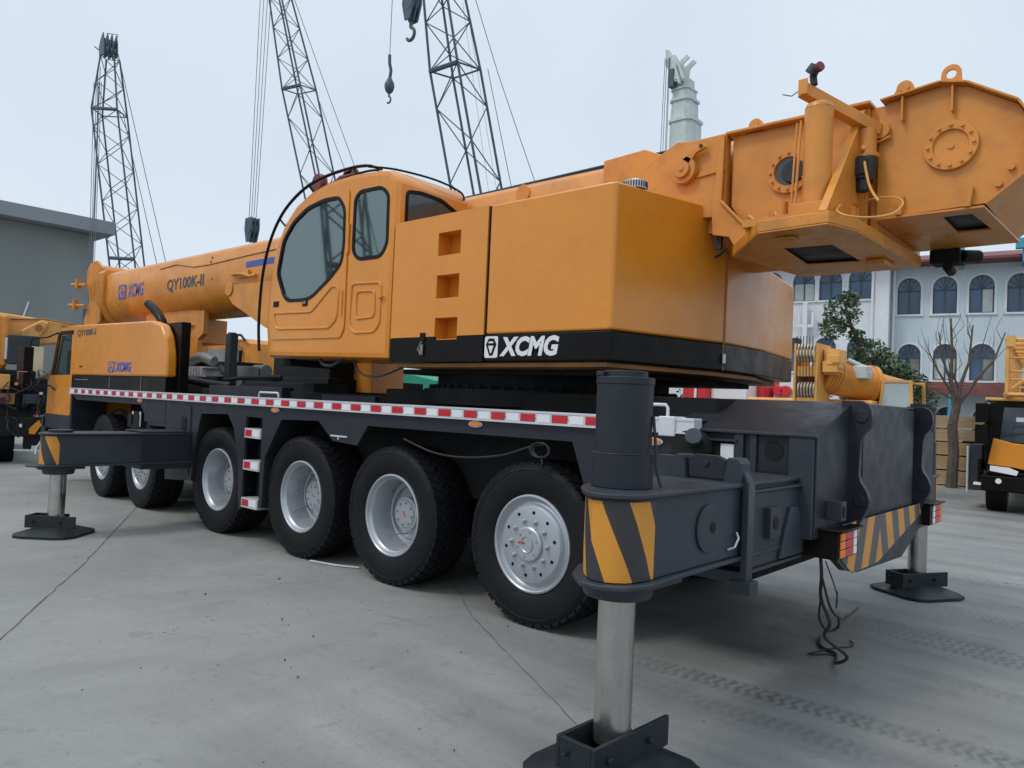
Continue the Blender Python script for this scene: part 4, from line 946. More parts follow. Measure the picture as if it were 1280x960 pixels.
# black mudguards and tank over the front wheels
b = MB(); b.tube([(ax_ + .70 * math.cos(R(a)), .30, .60 + .70 * math.sin(R(a))) for ax_ in (-8.42,) for a in range(20, 161, 14)], .03, 6); b.box(-7.35, -6.95, .02, .25, 1.1, 1.28); b.box(-7.3, -6.5, .1, .9, .8, 1.0)
obj('mudguard', b, ['under'], dc, loc=(0, 0, 0))
b = MB(); b.box(-7.20, -6.92, .03, .22, 1.10, 1.32); b.box(-7.22, -7.17, .02, .03, 1.12, 1.32, 1); b.box(-6.98, -6.93, .02, .03, 1.12, 1.32, 1); obj('battery_box', b, ['under', 'alu'], dc, .02, loc=(0, 0, 0))

# ---- engine deck behind the driver cab
eng = sub('engine', crane, [-x for x in BASE])
b = MB(); b.box(-9.4, -6.6, .9, 1.9, 1.6, 1.86); b.box(-8.9, -6.9, 1.3, 1.8, 1.86, 2.1); obj('engine_block', b, ['under'], eng, .02, loc=(0, 0, 0))
b = MB(); b.tube([(-8.6, 1.0, 2.03), (-8.0, 1.0, 2.02), (-7.7, 1.0, 2.06), (-7.45, 1.0, 2.13), (-7.2, 1.0, 2.14), (-7.0, 1.05, 2.08)], .075, 16, sm=5); obj('exhaust_pipe', b, ['grey'], eng, loc=(0, 0, 0))
b = MB()
for k in range(9): b.box(-7.75 + k * .09, -7.70 + k * .09, .86, 1.3, 1.86, 1.985)
b.box(-7.77, -6.93, .88, 1.3, 1.84, 1.86); b.box(-7.77, -6.93, .88, 1.3, 1.975, 1.995); obj('cooling_grille', b, ['alu'], eng, loc=(0, 0, 0))
b = MB(); b.tube([(-8.4, .7, 1.80), (-7.6, .68, 1.83), (-6.9, .65, 1.79), (-6.3, .65, 1.74), (-5.8, .7, 1.72)], .055, 12, sm=5); b.cyl((-7.6, .6, 1.66), (-7.6, 1.0, 1.66), .10, n=20); b.tube([(-8.3, .55, 1.7), (-8.0, .5, 1.63), (-7.7, .5, 1.68), (-7.5, .5, 1.62)], .02, 8, sm=5); b.tube([(-6.9, 1.1, 2.0), (-6.7, 1.1, 1.9), (-6.5, 1.1, 1.98)], .04, 8, sm=5); obj('intake_hose', b, ['cable'], eng, loc=(0, 0, 0))
b = MB(); b.cyl((-6.45, 1.3, 1.7), (-6.45, 1.3, 2.02), .16, n=20); b.cyl((-6.6, 1.5, 1.96), (-6.3, 1.5, 1.96), .10, n=16); obj('air_tank', b, ['grey'], eng, .01, loc=(0, 0, 0))
b = MB(); b.box(-6.21, -6.08, .80, .92, 1.60, 2.44); b.cyl((-6.145, .86, 2.44), (-6.145, .86, 2.46), .06, n=12); obj('support_post', b, ['dark2'], crane, .02)
b = MB(); b.box(-5.9, -3.9, .9, 2.4, 1.68, 1.86); b.cyl((-5.7, .8, 1.66), (-5.0, .8, 1.70), .09, n=16); b.box(-5.0, -3.5, .45, .9, 1.6, 1.78); b.tube([(-6.0, .7, 1.8), (-5.5, .75, 1.84), (-4.9, .9, 1.86)], .03, 8); obj('tool_tray', b, ['under'], crane, .02)

# ================================================================== SETTING
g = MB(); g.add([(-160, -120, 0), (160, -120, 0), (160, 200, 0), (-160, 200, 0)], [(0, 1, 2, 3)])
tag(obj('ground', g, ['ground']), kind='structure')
def crack(pts, w, name):
    m_ = MB(); L_, R_ = [], []
    P_ = []
    for a, b_ in zip(pts, pts[1:]):
        k = max(2, int(math.dist(a, b_) / .12))
        for i in range(k): t = i / k; P_.append((a[0] + (b_[0] - a[0]) * t + random.gauss(0, .004), a[1] + (b_[1] - a[1]) * t + random.gauss(0, .004)))
    P_.append(pts[-1])
    d = Vector((pts[-1][0] - pts[0][0], pts[-1][1] - pts[0][1])).normalized(); nn = Vector((-d.y, d.x))
    rows = [[], []]
    for p in P_:
        ww = w * random.uniform(.4, 1.2); rows[0].append((p[0] + nn.x * ww, p[1] + nn.y * ww, .004)); rows[1].append((p[0] - nn.x * ww, p[1] - nn.y * ww, .004))
    n_ = len(P_); m_.add(rows[0] + rows[1], [(i, i + 1, n_ + i + 1, n_ + i) for i in range(n_ - 1)])
    tag(obj(name, m_, ['joint']), kind='structure')
crack([(-1.2, -3.26), (-2.02, -2.77), (-3.94, -1.63), (-6.73, -.1), (-16, 5.0)], .006, 'ground')
crack([(-1.6, .78), (-.46, -.06), (1.27, -1.04), (3.2, -2.2)], .0035, 'ground')

# left grey building
lbld = thing('grey_building', 'grey rendered building with an overhanging flat roof slab at the left edge', 'building', (-31, 0, 0), local=True)
b = MB(); b.prism([(7.5, 0), (7.5, 8.05), (-10, 8.05), (-10, 0)], 'X', -14, 0, holes=[[(4.05, 4.6), (4.05, 6.2), (2.6, 6.2), (2.6, 4.6)]]); obj('wall', b, ['gwall'], lbld, loc=(0, 0, 0))
b = MB(); b.prism([(-15, -11), (.75, -11), (.75, 8.05), (-15, 8.05)], 'Z', 8.07, 8.62); obj('roof', b, ['gfascia'], lbld, .02, loc=(0, 0, 0))
b = MB(); b.box(-.5, -.1, 2.6, 4.05, 4.6, 6.2); obj('window', b, ['glassd'], lbld, loc=(0, 0, 0))
b = MB(); b.tube([(.03, 5.2, 4.9), (.03, 5.05, 4.3), (.03, 4.6, 3.9), (.03, 4.1, 3.7)], .035, 6); obj('cable', b, ['whitep'], lbld, loc=(0, 0, 0))

# right building, own frame: x along its facade, y into it
rb_ = thing('arcade_building', 'pale blue three storey building with rows of arched windows behind the crane', 'building', (-6.6, 34.7, 0), rz=R(9.55), local=True)
def arch(x0, x1, z0, z1, n=10):
    r_ = (x1 - x0) / 2; cx = (x0 + x1) / 2; h_ = min(r_, .62)
    return [(x0, z0), (x1, z0)] + [(cx + r_ * math.cos(math.pi * i / n), z1 - h_ + h_ * math.sin(math.pi * i / n)) for i in range(n + 1)]
wins = []
for i in range(8):
    x = .12 + i * 1.46 + (.0 if i < 1 else .02)
    wins.append((x, x + .98, 6.72, 8.47)); wins.append((x + .08, x + 1.04, 3.62, 5.30)); wins.append((x + .25, x + 1.15, .6, 2.38))
wl = MB(); wl.prism([(.35 - .5, 0), (13, 0), (13, 9.0), (-.15, 9.0)], 'Y', 0, .3, holes=[arch(*w) for w in wins]); wl.box(-.15, 13, .3, 9, 0, 9.0)
obj('wall', wl, ['bwall'], rb_, loc=(0, 0, 0))
winsL = []
for x in (-4.55, -3.30, -1.95):
    winsL.append((x, x + 1.05, 7.42, 8.95))
for x in (-4.85, -3.45, -1.95): winsL.append((x, x + 1.02, 3.9, 5.58))
for i in range(4): winsL += [(-6.1 - i * 1.45, -5.05 - i * 1.45, 7.42, 8.95), (-6.2 - i * 1.45, -5.2 - i * 1.45, 3.9, 5.58)]
wl = MB(); wl.prism([(-13, 0), (-.16, 0), (-.16, 9.4), (-13, 9.4)], 'Y', -.8, -.5, holes=[arch(*w) for w in winsL]); wl.box(-13, -.16, -.5, 8, 0, 9.4)
wl.box(-.78, -.155, -.95, -.805, 0, 9.3)
obj('wall', wl, ['bwall2'], rb_, loc=(0, 0, 0))
for j, (x0, x1, z0, z1) in enumerate(wins + winsL):
    yb = .22 if j < len(wins) else -.58; yt = -.03 if j < len(wins) else -.83
    b = MB(); b.box(x0, x1, yb, yb + .02, z0, z1); w_ = obj('window', b, ['hazeglass'], rb_, loc=(0, 0, 0))
    b = MB(); cx = (x0 + x1) / 2
    b.box(cx - .03, cx + .03, yb - .05, yb, z0, z1); b.box(x0, x1, yb - .05, yb, z1 - .64, z1 - .59); b.box(x0, x0 + .05, yb - .05, yb, z0, z1 - .5); b.box(x1 - .05, x1, yb - .05, yb, z0, z1 - .5); b.box(x0, x1, yb - .05, yb, z0, z0 + .06)
    for a in (35, 65, 115, 145): b.bar((cx, yb - .03, z1 - .62), (cx + .46 * math.cos(R(a)), yb - .03, z1 - .62 + .56 * math.sin(R(a))), .03, .03, up=(0, 1, 0))
    obj('window_frame', b, ['mast'], w_, loc=(0, 0, 0))
    if random.random() < .45:
        b = MB(); b.box(cx if random.random() < .5 else x0, x1 - .06, yb - .012, yb - .006, z0 + .06, z1 - .62); obj('curtain', b, ['grey' if j % 2 else 'tele'], w_, loc=(0, 0, 0))
    b = MB(); o_ = arch(x0 - .10, x1 + .10, z0 - .0, z1 + .10); b.prism(o_, 'Y', yt, yt + .028, holes=[arch(x0 - .005, x1 + .005, z0 + .003, z1 + .005)]); b.box(x0 - .12, x1 + .12, yt - .05, yt + .028, z0 - .09, z0 - .003); obj('window_surround', b, ['bwall2'], rb_, loc=(0, 0, 0))
b = MB(); b.prism([(-1.2, 8.98), (-1.2, 9.10), (.5, 9.55), (4, 10.3), (4, 8.98)], 'X', -.3, 13.3); obj('roof', b, ['roofred'], rb_, .01, loc=(0, 0, 0))
b = MB(); b.prism([(-1.9, 9.38), (-1.9, 9.5), (4, 10.8), (4, 9.38)], 'X', -13.3, -.3); obj('roof', b, ['roofred'], rb_, .01, loc=(0, 0, 0))
b = MB(); b.prism([(-1.6, 2.95), (-1.6, 3.05), (-.005, 3.55), (-.005, 2.95)], 'X', -.1, 13); b.box(-.1, 13, -1.62, -1.6, 2.9, 3.2)
for k in range(4): b.box(-.1, 13, -1.5 + .4 * k, -1.46 + .4 * k, 3.02 + .125 * k, 3.14 + .125 * k)
obj('canopy_roof', b, ['roofred'], rb_, .01, loc=(0, 0, 0))
for x in (2.72, 5.15, 9.5):
    b = MB(); b.box(x - .14, x + .14, -1.35, -1.15, 8.72, 9.72); b.box(x - .08, x + .08, -1.3, -.02, 8.75, 8.9); obj('downpipe_hopper', b, ['teal'], rb_, .02, loc=(0, 0, 0))
b = MB(); b.box(4.75, 9.5, -1.5, -1.2, 9.3, 9.75); obj('parapet_panel', b, ['teal'], rb_, .02, loc=(0, 0, 0))
for x in (-.86, -.02):
    b = MB(); b.cyl((x, -1.02 if x < -.1 else -.12, 0), (x, -1.02 if x < -.1 else -.12, 9.2), .06, n=10); obj('downpipe', b, ['whitep'], rb_, loc=(0, 0, 0))
for x in (2.45, 6.6):
    b = MB(); b.cyl((x, -1.55, 0), (x, -1.55, 4.3), .07, n=10); obj('canopy_post', b, ['teal'], rb_, loc=(0, 0, 0))
b = MB(); b.box(-3.95, -3.75, -1.2, -1.0, 5.2, 7.3); b.box(-4.2, -3.45, -1.15, -1.05, 6.05, 6.2); b.box(-4.2, -4.1, -1.15, -1.05, 6.2, 6.8); b.box(-3.55, -3.45, -1.15, -1.05, 6.2, 6.8); obj('wall_bracket', b, ['whitep'], rb_, .01, loc=(0, 0, 0))

# ---- trees
def leaves(cl, n, size, mats, seed=1):
    rnd = random.Random(seed); m_ = MB()
    tot = sum(c_[3] ** 2 for c_ in cl)
    for (x, y, z, r_, sq) in cl:
        k = int(n * r_ ** 2 / tot)
        for _ in range(k):
            v = Vector((rnd.gauss(0, 1), rnd.gauss(0, 1), rnd.gauss(0, 1))).normalized() * r_ * rnd.uniform(.35, 1.08) ** .6
            p = Vector((x + v.x, y + v.y, z + v.z * sq)); s_ = size * rnd.uniform(.6, 1.3)
            a = Vector((rnd.gauss(0, 1), rnd.gauss(0, 1), rnd.gauss(0, .6))).normalized(); b_ = a.cross(Vector((rnd.gauss(0, 1), rnd.gauss(0, 1), rnd.gauss(0, 1)))).normalized()
            m_.add([p - a * s_, p + b_ * s_ * .5, p + a * s_, p - b_ * s_ * .5], [(0, 1, 2, 3)], 0 if rnd.random() < .68 else 1)
    me = bpy.data.meshes.new('crown'); me.from_pydata(m_.v, [], m_.f); me.polygons.foreach_set('material_index', m_.m)
    for k in mats: me.materials.append(M[k])
    return me
def tree(name, label, base, trunk, clumps, n, size, seed, mats=('leaf', 'leaf2'), group=None):
    t = thing(name, label, 'tree', base, group=group)
    m_ = MB()
    for pts, r0, r1_ in trunk:
        for i in range(len(pts) - 1):
            k = len(pts) - 1; m_.cyl(pts[i], pts[i + 1], r0 + (r1_ - r0) * i / k, r0 + (r1_ - r0) * (i + 1) / k, n=8)
    obj('trunk', m_, ['bark'], t)
    if clumps:
        o = obj('crown', leaves(clumps, n, size, mats, seed), [], t)
    return t
cl = [(-5.1, 22.6, 5.3, .62, 1.0), (-5.35, 22.4, 4.75, .45, .9), (-4.95, 22.7, 5.8, .35, .8), (-4.75, 23.0, 4.55, .30, .8), (-4.35, 23.2, 3.95, .62, .8), (-4.0, 23.6, 3.3, .85, .8), (-3.6, 23.9, 2.75, .95, .8), (-4.5, 23.3, 3.1, .8, .9), (-3.3, 24.2, 2.2, .9, .9), (-4.4, 23.5, 2.2, 1.0, .9)]
tree('evergreen_tree', 'leaning dark green tree with an offset upper tuft before the arched windows', (-4.0, 23.6, 0), [([(-4.0, 23.6, 0), (-4.0, 23.6, 1.6), (-4.3, 23.3, 3.2), (-4.7, 23.0, 4.4), (-5.05, 22.6, 5.4)], .16, .05), ([(-4.1, 23.5, 2.0), (-3.6, 23.9, 3.0)], .07, .03)], cl, 9000, .075, 3)
tb_ = [([(-.65, 17.5, 0), (-.62, 17.5, .9), (-.66, 17.45, 1.6), (-.58, 17.5, 2.1)], .14, .10), ([(-.60, 17.48, 1.9), (-.70, 17.36, 2.7), (-.68, 17.3, 3.5), (-.72, 17.25, 4.3)], .065, .022),
       ([(-.58, 17.5, 2.1), (-.52, 17.5, 2.6), (-.36, 17.62, 3.2), (-.30, 17.65, 4.15)], .06, .018), ([(-.58, 17.5, 2.05), (-.2, 17.8, 2.8), (.12, 18.05, 3.3), (.32, 18.2, 4.0)], .055, .015),
       ([(-.68, 17.4, 2.4), (-.95, 17.15, 2.95), (-1.12, 16.95, 3.4)], .035, .012), ([(-.70, 17.35, 2.7), (-.88, 17.2, 3.3), (-.95, 17.1, 3.95)], .035, .012), ([(-.55, 17.5, 2.55), (-.75, 17.35, 3.1)], .035, .015),
       ([(-.62, 17.5, 2.2), (-1.0, 17.2, 2.5), (-1.3, 16.9, 2.55)], .02, .01), ([(-.36, 17.62, 3.2), (-.1, 17.85, 3.7), (.05, 17.95, 4.4)], .015, .006)]
rt_ = random.Random(5)
for pts, r0, r1_ in list(tb_[1:7]):
    for k in range(5):
        a_ = Vector(pts[-2]).lerp(Vector(pts[-1]), rt_.uniform(-.3, 1)); d_ = (Vector(pts[-1]) - Vector(pts[-2])).normalized()
        q1 = a_ + (d_ * .5 + Vector((rt_.uniform(-.7, .7), rt_.uniform(-.7, .7), .35))) * rt_.uniform(.2, .45); q2 = q1 + (d_ + Vector((rt_.uniform(-.5, .5), rt_.uniform(-.5, .5), .4))) * rt_.uniform(.15, .4)
        tb_.append(([tuple(a_), tuple(q1), tuple(q2)], .010, .003))
tree('bare_tree', 'leafless pollarded tree with upright branches before the lumber stacks', (-.65, 17.5, 0), tb_, None, 0, 0, 1)
tree('distant_tree', 'small dark tree seen far away under the boom', (-26, 10.3, 0), [([(-26, 10.3, 0), (-26, 10.3, 2.5)], .2, .1)], [(-25.6, 9.9, 3.2, .55, .9), (-25.3, 10.4, 3.5, .45, 1.1), (-25.9, 9.6, 2.7, .7, 1), (-24.9, 10.8, 2.7, .7, 1)], 1500, .10, 5)
tag(obj('hedge', leaves([(-12.5 + .7 * i, 19 + .35 * i, 1.1 + .2 * math.sin(i * 2.1), .8, 1.5) for i in range(12)], 12000, .08, ('leaf', 'leaf2'), 8), []), 'green hedge seen through the gap above the chassis', 'hedge')

# ---- lumber bundles
def lumber(x0, y0, ang, w, d, z0, h, rows, m_, label):
    t = thing('lumber_bundle', label, 'lumber', (x0, y0, z0), rz=ang, group='bundles of sawn lumber stacked behind the crane', local=True)
    b = MB()
    for i in range(rows):
        z = i * h / rows; dx = random.uniform(-.05, .05)
        nb = max(2, int(d / .2))
        for j in range(nb): b.box(dx + random.uniform(-.02, .02), w + dx + random.uniform(-.04, .04), j * d / nb, (j + 1) * d / nb - .015, z + .002 + .03, z + h / rows - .001 + .03, 0 if random.random() < .7 else 1)
    obj('board_layers', b, [m_, 'wood2' if m_ == 'wood' else 'wood'], t, loc=(0, 0, 0))
    b = MB()
    for k in range(3): b.box(.2 + k * (w - .5) / 2, .3 + k * (w - .5) / 2, 0, d, 0, .032)
    obj('bearer', b, ['wood2'], t, loc=(0, 0, 0)); return t
lum = [('wood', 'lowest bundle of orange-brown boards in the tall lumber stack behind the bare tree'), ('wood', 'second bundle from the ground in the tall lumber stack behind the bare tree'),
       ('wood', 'middle bundle of brown boards in the tall lumber stack behind the bare tree'), ('wood2', 'fourth bundle up, greyish boards, in the lumber stack behind the bare tree'), ('wood2', 'topmost pale bundle of the lumber stack behind the bare tree')]
z = 0
for (m_, lab), h in zip(lum, (.40, .38, .36, .34, .36)):
    lumber(-3.6, 17.6, R(9), 4.9, 1.2, z, h - .035, 7, m_, lab); z += h
b = MB(); b.box(0, .32, 0, .03, 0, .42); sg = thing('warning_sign', 'small yellow sign fixed on the lumber stack beside the yellow truck', 'sign', (.05, 18.05, 1.55), local=True)
obj('sign_board', b, ['yellow'], sg, .005, loc=(0, 0, 0)); b = MB(); b.box(.10, .22, -.004, -.001, .06, .2); b.box(.08, .24, -.004, -.001, .26, .34); obj('sign_mark', b, ['greyblk'], sg, loc=(0, 0, 0))

# ---- right truck with lattice section
tk = thing('truck_crane', 'yellow-fronted truck carrying a yellow lattice boom section over its cab, cut by the right edge', 'truck', (.82, 12.35, 0), rz=R(6), local=True)
b = MB(); b.prism(roundpoly([(.05, .95), (2.45, .95), (2.45, 2.0), (2.35, 2.1), (.2, 2.1), (.07, 2.0)], .05, 3), 'Y', 0, 1.6, holes=[]); obj('cab_body', b, ['black'], tk, .03, loc=(0, 0, 0))
b = MB(); b.prism([(.30, 1.33), (2.2, 1.33), (2.12, 1.98), (.36, 1.98)], 'Y', -.02, -.004); obj('windscreen', b, ['glassd'], tk, loc=(0, 0, 0))
b = MB(); b.bar((.35, -.03, 1.45), (1.2, -.03, 1.62), .02, .02); b.bar((.5, -.03, 1.62), (1.5, -.03, 1.75), .015, .015); b.box(.55, 1.6, -.03, -.021, 1.72, 1.80, 1); obj('wiper', b, ['cable', 'alu'], tk, loc=(0, 0, 0))
b = MB(); b.prism([(.20, 1.40), (.12, .90), (.55, .86), (.95, .78), (1.6, .78), (2.0, .86), (2.4, .90), (2.34, 1.40), (2.1, 1.32), (1.27, 1.27), (.5, 1.32)], 'Y', -.09, -.001); obj('front_panel', b, ['orange'], tk, .02, loc=(0, 0, 0))
b = MB(); b.box(.05, 2.5, -.02, 1.8, 2.101, 2.16); obj('cab_roof', b, ['yellow'], tk, .02, loc=(0, 0, 0))
b = MB(); b.box(.02, 2.5, -.12, .3, .40, .70); b.box(.10, 2.4, -.08, .3, .701, .78); b.box(-.05, .02, .1, 2, .5, 1.0); obj('bumper', b, ['black'], tk, .03, loc=(0, 0, 0))
for x in (.16, 1.95):
    b = MB(); b.prism([(x, .78), (x + .42, .72), (x + .45, .80), (x + .3, .86), (x, .88)], 'Y', -.13, -.085); obj('headlight', b, ['lampw'], tk, .01, loc=(0, 0, 0))
b = MB(); b.cyl((.30, -.125, .6), (.30, -.115, .6), .05, n=14); b.box(-.1, .2, -.1, .2, .5, .54); obj('fog_lamp', b, ['lampw'], tk, loc=(0, 0, 0))
for z in (1.28, 1.68):
    b = MB(); b.box(-.08, .12, -.35, -.20, z, z + .36); b.tube([(.05, -.25, z + .36), (.1, -.1, z + .42), (.15, 0, z + .4)], .015, 6); obj('wing_mirror', b, ['black'], tk, .03, loc=(0, 0, 0))
b = MB(); b.box(-.22, .0, .5, 1.3, .35, 1.25); b.box(-.23, -.2, .6, .65, .3, 1.2, 1); b.tube([(-.24, .5, .3), (-.24, .45, 1.2)], .025, 6, 1); b.box(-.35, -.15, .6, 1.4, 1.25, 1.3, 2); obj('side_step', b, ['dark2', 'alu', 'black'], tk, .01, loc=(0, 0, 0))
b = MB(); b.box(.05, 2.45, .4, 8, .75, 1.2); obj('chassis_frame', b, ['under'], tk, loc=(0, 0, 0))
for x in (.26, 2.2):
    w = sub('wheel', tk, (x, .55, .5), R(90))
    w.rotation_euler = (0, 0, R(90)) if x > 1 else (0, 0, R(-90))
    for nm, me in (('tyre', TY), ('rim', RS)):
        o = obj(nm, me, [], w, loc=(0, 0, 0)); o.scale = (.82, .82, .82)
def lattice_box(mb, P0, P1, w0, h0, w1, h1, bays, rc, rd, side=None, up=Vector((0, 0, 1)), nn=6):
    P0, P1 = Vector(P0), Vector(P1); d = (P1 - P0).normalized()
    a = (side or d.cross(up)).normalized(); b_ = a.cross(d).normalized()
    C = []
    for i in range(bays + 1):
        t = i / bays; p = P0 + (P1 - P0) * t; w = w0 + (w1 - w0) * t; h = h0 + (h1 - h0) * t
        C.append([p + a * (w / 2 * sx) + b_ * (h / 2 * sy) for sx, sy in ((-1, -1), (1, -1), (1, 1), (-1, 1))])
    for k in range(4): mb.cyl(C[0][k], C[-1][k], rc, n=nn)
    for i in range(bays):
        for k in range(4):
            l = (k + 1) % 4
            if (i + k) % 2: mb.cyl(C[i][k], C[i + 1][l], rd, n=5)
            else: mb.cyl(C[i][l], C[i + 1][k], rd, n=5)
    for i in (0, bays):
        for k in range(4): mb.cyl(C[i][k], C[i][(k + 1) % 4], rd, n=5)
    return C
b = MB(); lattice_box(b, (1.35, -.25, 2.72), (1.35, 7.5, 2.75), 1.9, 1.0, 1.9, 1.0, 16, .06, .04)
b.box(.38, .52, -.32, -.2, 3.1, 3.3)
for zz in (2.35, 2.5, 2.65, 2.9): b.cyl((.42, -.2, zz), (2.3, -.2, zz), .02, n=5)
b.cyl((.45, -.2, 2.3), (1.4, -.2, 3.1), .035, n=6)
obj('lattice_section', b, ['yellow'], tk, loc=(0, 0, 0))

# ---- lattice crane masts
def mast(label, B, K, T, w, wt, bays1, bays2, rc, rd, ropes, a=(1, 0, 0), name='lattice_crane'):
    t = thing(name, label, 'crane', (B[0], B[1], 0))
    a = Vector(a).normalized()
    b = MB(); C1 = lattice_box(b, B, K, w, w * .9, w, w * .9, bays1, rc, rd, side=a); lattice_box(b, K, T, w, w * .9, wt, wt * .9, bays2, rc, rd, side=a)
    for i in (bays1,): 
        for k in range(4): b.cyl(C1[i][k], C1[i][(k + 1) % 4], rd * 1.6, n=6)
    b.cyl(C1[-1][2], C1[-1][3], rc * 1.9, n=6); b.cyl(C1[bays1 // 2][2], C1[bays1 // 2][3], rc * 1.9, n=6)
    obj('boom', b, ['mast'], t)
    b = MB()
    for p0, p1, r_ in ropes:
        p0, p1 = Vector(p0), Vector(p1); sg_ = 0.004 * (p1 - p0).length
        b.tube([p0 + (p1 - p0) * i / 6 - Vector((0, 0, sg_ * math.sin(math.pi * i / 6))) for i in range(7)], r_, 5)
    obj('wire_rope', b, ['rope'], t)
    # crawler house at its foot
    b = MB(); b.box(B[0] - 2, B[0] + 3.5, B[1] - 1.5, B[1] + 1.5, .9, 2.6); obj('machinery_house', b, ['mast'], t, .05)
    for yy in (-1.7, 1.7):
        b = MB(); b.prism(roundpoly([(B[0] - 3, .0), (B[0] + 3.5, .0), (B[0] + 3.7, .45), (B[0] + 3.5, .9), (B[0] - 3, .9), (B[0] - 3.2, .45)], .2), 'Y', B[1] + yy - .4, B[1] + yy + .4); obj('crawler_track', b, ['under'], t)
    return t
def lerp(a, b_, t): return tuple(a[i] + (b_[i] - a[i]) * t for i in range(3))
def ext(p, q, z):       # continue the line q->p down (or up) to height z
    t = (z - p[2]) / (p[2] - q[2]); return tuple(p[i] + (p[i] - q[i]) * t for i in range(3))
# leftmost mast (complete tip visible)
K = (-60.71, 18.18, 23.57); T = (-60.75, 18.0, 28.0); F = (-59.5, 19.7, 11.5)
mast('dark lattice boom with its whole tip visible, rising above the grey building', ext(F, K, 1.5), K, T, 1.98, 1.05, 15, 4, .075, .032,
     [((-61.5, 17.4, 27.2), (-61.45, 17.6, 21.66), .03), ((-61.45, 17.6, 21.66), (-61.6, 17.9, 6), .04), ((-61.3, 17.5, 27.2), (-61.3, 17.9, 6), .03), ((-60.25, 18.4, 28.3), (-56.4, 22.2, 9), .03), ((-59.9, 18.9, 23.5), (-57.2, 21.8, 9), .03)], (.7, .7, 0))
mh = thing('boom_tip', 'dark sheave head on top of the leftmost lattice boom', 'boom tip', (-60.8, 17.95, 28.0))
b = MB(); 
for dx in (-.45, -.15, .15, .45): b.prism([(-61.3 + dx * .3, 28.0), (-60.3 + dx * .3, 28.0), (-60.5 + dx * .3, 29.2), (-60.8 + dx * .3, 29.9), (-61.25 + dx * .3, 29.4), (-61.6, 28.9)], 'Y', 17.9 + dx - .04, 17.9 + dx + .04)
obj('side_plate', b, ['mast'], mh)
b = MB()
for dx in (-.3, 0, .3): b.cyl((-61.0, 17.9 + dx - .06, 29.0), (-61.0, 17.9 + dx + .06, 29.0), .48, n=20); b.cyl((-60.6, 17.9 + dx - .06, 28.4), (-60.6, 17.9 + dx + .06, 28.4), .35, n=20)
obj('sheave', b, ['mast'], mh)
b = MB(); b.tube([(-60.3, 18.1, 29.0), (-60.2, 18.3, 29.8), (-60.9, 17.7, 29.9)], .03, 5); b.tube([(-61.6, 17.5, 28.6), (-61.9, 17.2, 28.9)], .05, 5); obj('guide_bar', b, ['mast'], mh)
# second mast
K = (-36.13, 20.06, 19.97); T = ext((-37.04, 19.06, 25.31), K, 31)
mast('dark lattice boom directly above the operator cab, its tip cut by the top edge', ext((-35.26, 21.0, 15.02), K, 1.5), K, T, 1.47, .45, 11, 12, .055, .024,
     [((-36.42, 19.6, 25.4), (-33.0, 23.0, 13.7), .022), ((-35.5, 20.7, 20.1), (-33.5, 22.6, 13.7), .022), ((-37.0, 19.2, 29), (-36.42, 19.6, 25.4), .022)], (.97, .22, 0))
# third mast
K = (-19.68, 17.42, 15.79); T = ext((-20.06, 16.97, 18.78), K, 25)
mast('thickest dark lattice boom, in front of the open sky right of the hanging hook', ext((-18.94, 18.25, 10.84), K, 1.5), K, T, 1.60, .75, 9, 9, .055, .026,
     [((-18.6, 18.3, 15.9), (-17.75, 19.3, 10.6), .017), ((-19.3, 17.5, 20), (-18.32, 18.62, 15.8), .017), ((-18.32, 18.62, 15.8), (-17.0, 19.95, 11.0), .017), ((-19.6, 17.6, 18.8), (-18.5, 18.6, 10.6), .008), ((-19.4, 17.6, 18.8), (-18.2, 18.8, 10.6), .008)], (1, .05, 0))
mast('dark lattice boom added out of view to be mirrored in the operator cab window', (-15.5, -10.2, 1.5), (-18.5, -10.6, 12), (-20.5, -10.9, 22), 1.3, .8, 9, 9, .06, .035, [((-19.6, -10.4, 16), (-13, -10, 2), .02)], (.5, -.86, 0))  # unseen boom, added to give the cab glass something to reflect
# hoist rope with its hook block, hanging beside the second boom
def hookblock(name, label, P, top, s, strands, sw, hook=True, m='mast', group=None):
    t = thing(name, label, 'hook block', P, group=group)
    x, y, z = P
    b = MB()
    for k in (-1, 0, 1): b.prism([(x - .28 * s, z), (x - .12 * s, z - .55 * s), (x + .12 * s, z - .55 * s), (x + .28 * s, z), (x + .25 * s, z + .45 * s), (x - .25 * s, z + .45 * s)], 'Y', y + k * .16 * s - .03 * s, y + k * .16 * s + .03 * s)
    b.cyl((x, y - .2 * s, z), (x, y + .2 * s, z), .24 * s, n=20); obj('block', b, [m], t)
    if hook:
        b = MB(); b.cyl((x, y, z - .5 * s), (x, y, z - .75 * s), .06 * s, n=10)
        b.tube([(x, y, z - .75 * s)] + [(x + .19 * s * math.sin(R(a)) , y, z - .98 * s + .2 * s * math.cos(R(a))) for a in range(20, 260, 20)], .055 * s, 8); obj('hook', b, [m], t)
    b = MB()
    for k in range(strands):
        o = (k - (strands - 1) / 2); b.cyl((x + o * sw * .8, y + o * sw * .6, z + .3 * s), (x + o * sw * 1.3 + top[0] - x, top[1] + o * sw, top[2]), .012, n=5)
    obj('rope', b, ['rope'], t); return t
hookblock('hook_block', 'dark hook block hanging on four thin ropes just above the crane boom', (-22.36, 9.95, 7.75), (-22.05, 9.85, 18), .9, 4, .09, False)
hookblock('hook_block', 'dark hook block hanging in front of the corner of the grey building', (-26.87, 6.1, 4.1), (-26.76, 5.86, 13.0), .9, 4, .06, False)
hookblock('hook_block', 'large black block with hook, cut by the top edge of the picture', (-18.0, 13.5, 16.4), (-18.0, 13.48, 22), 1.15, 4, .07, True)
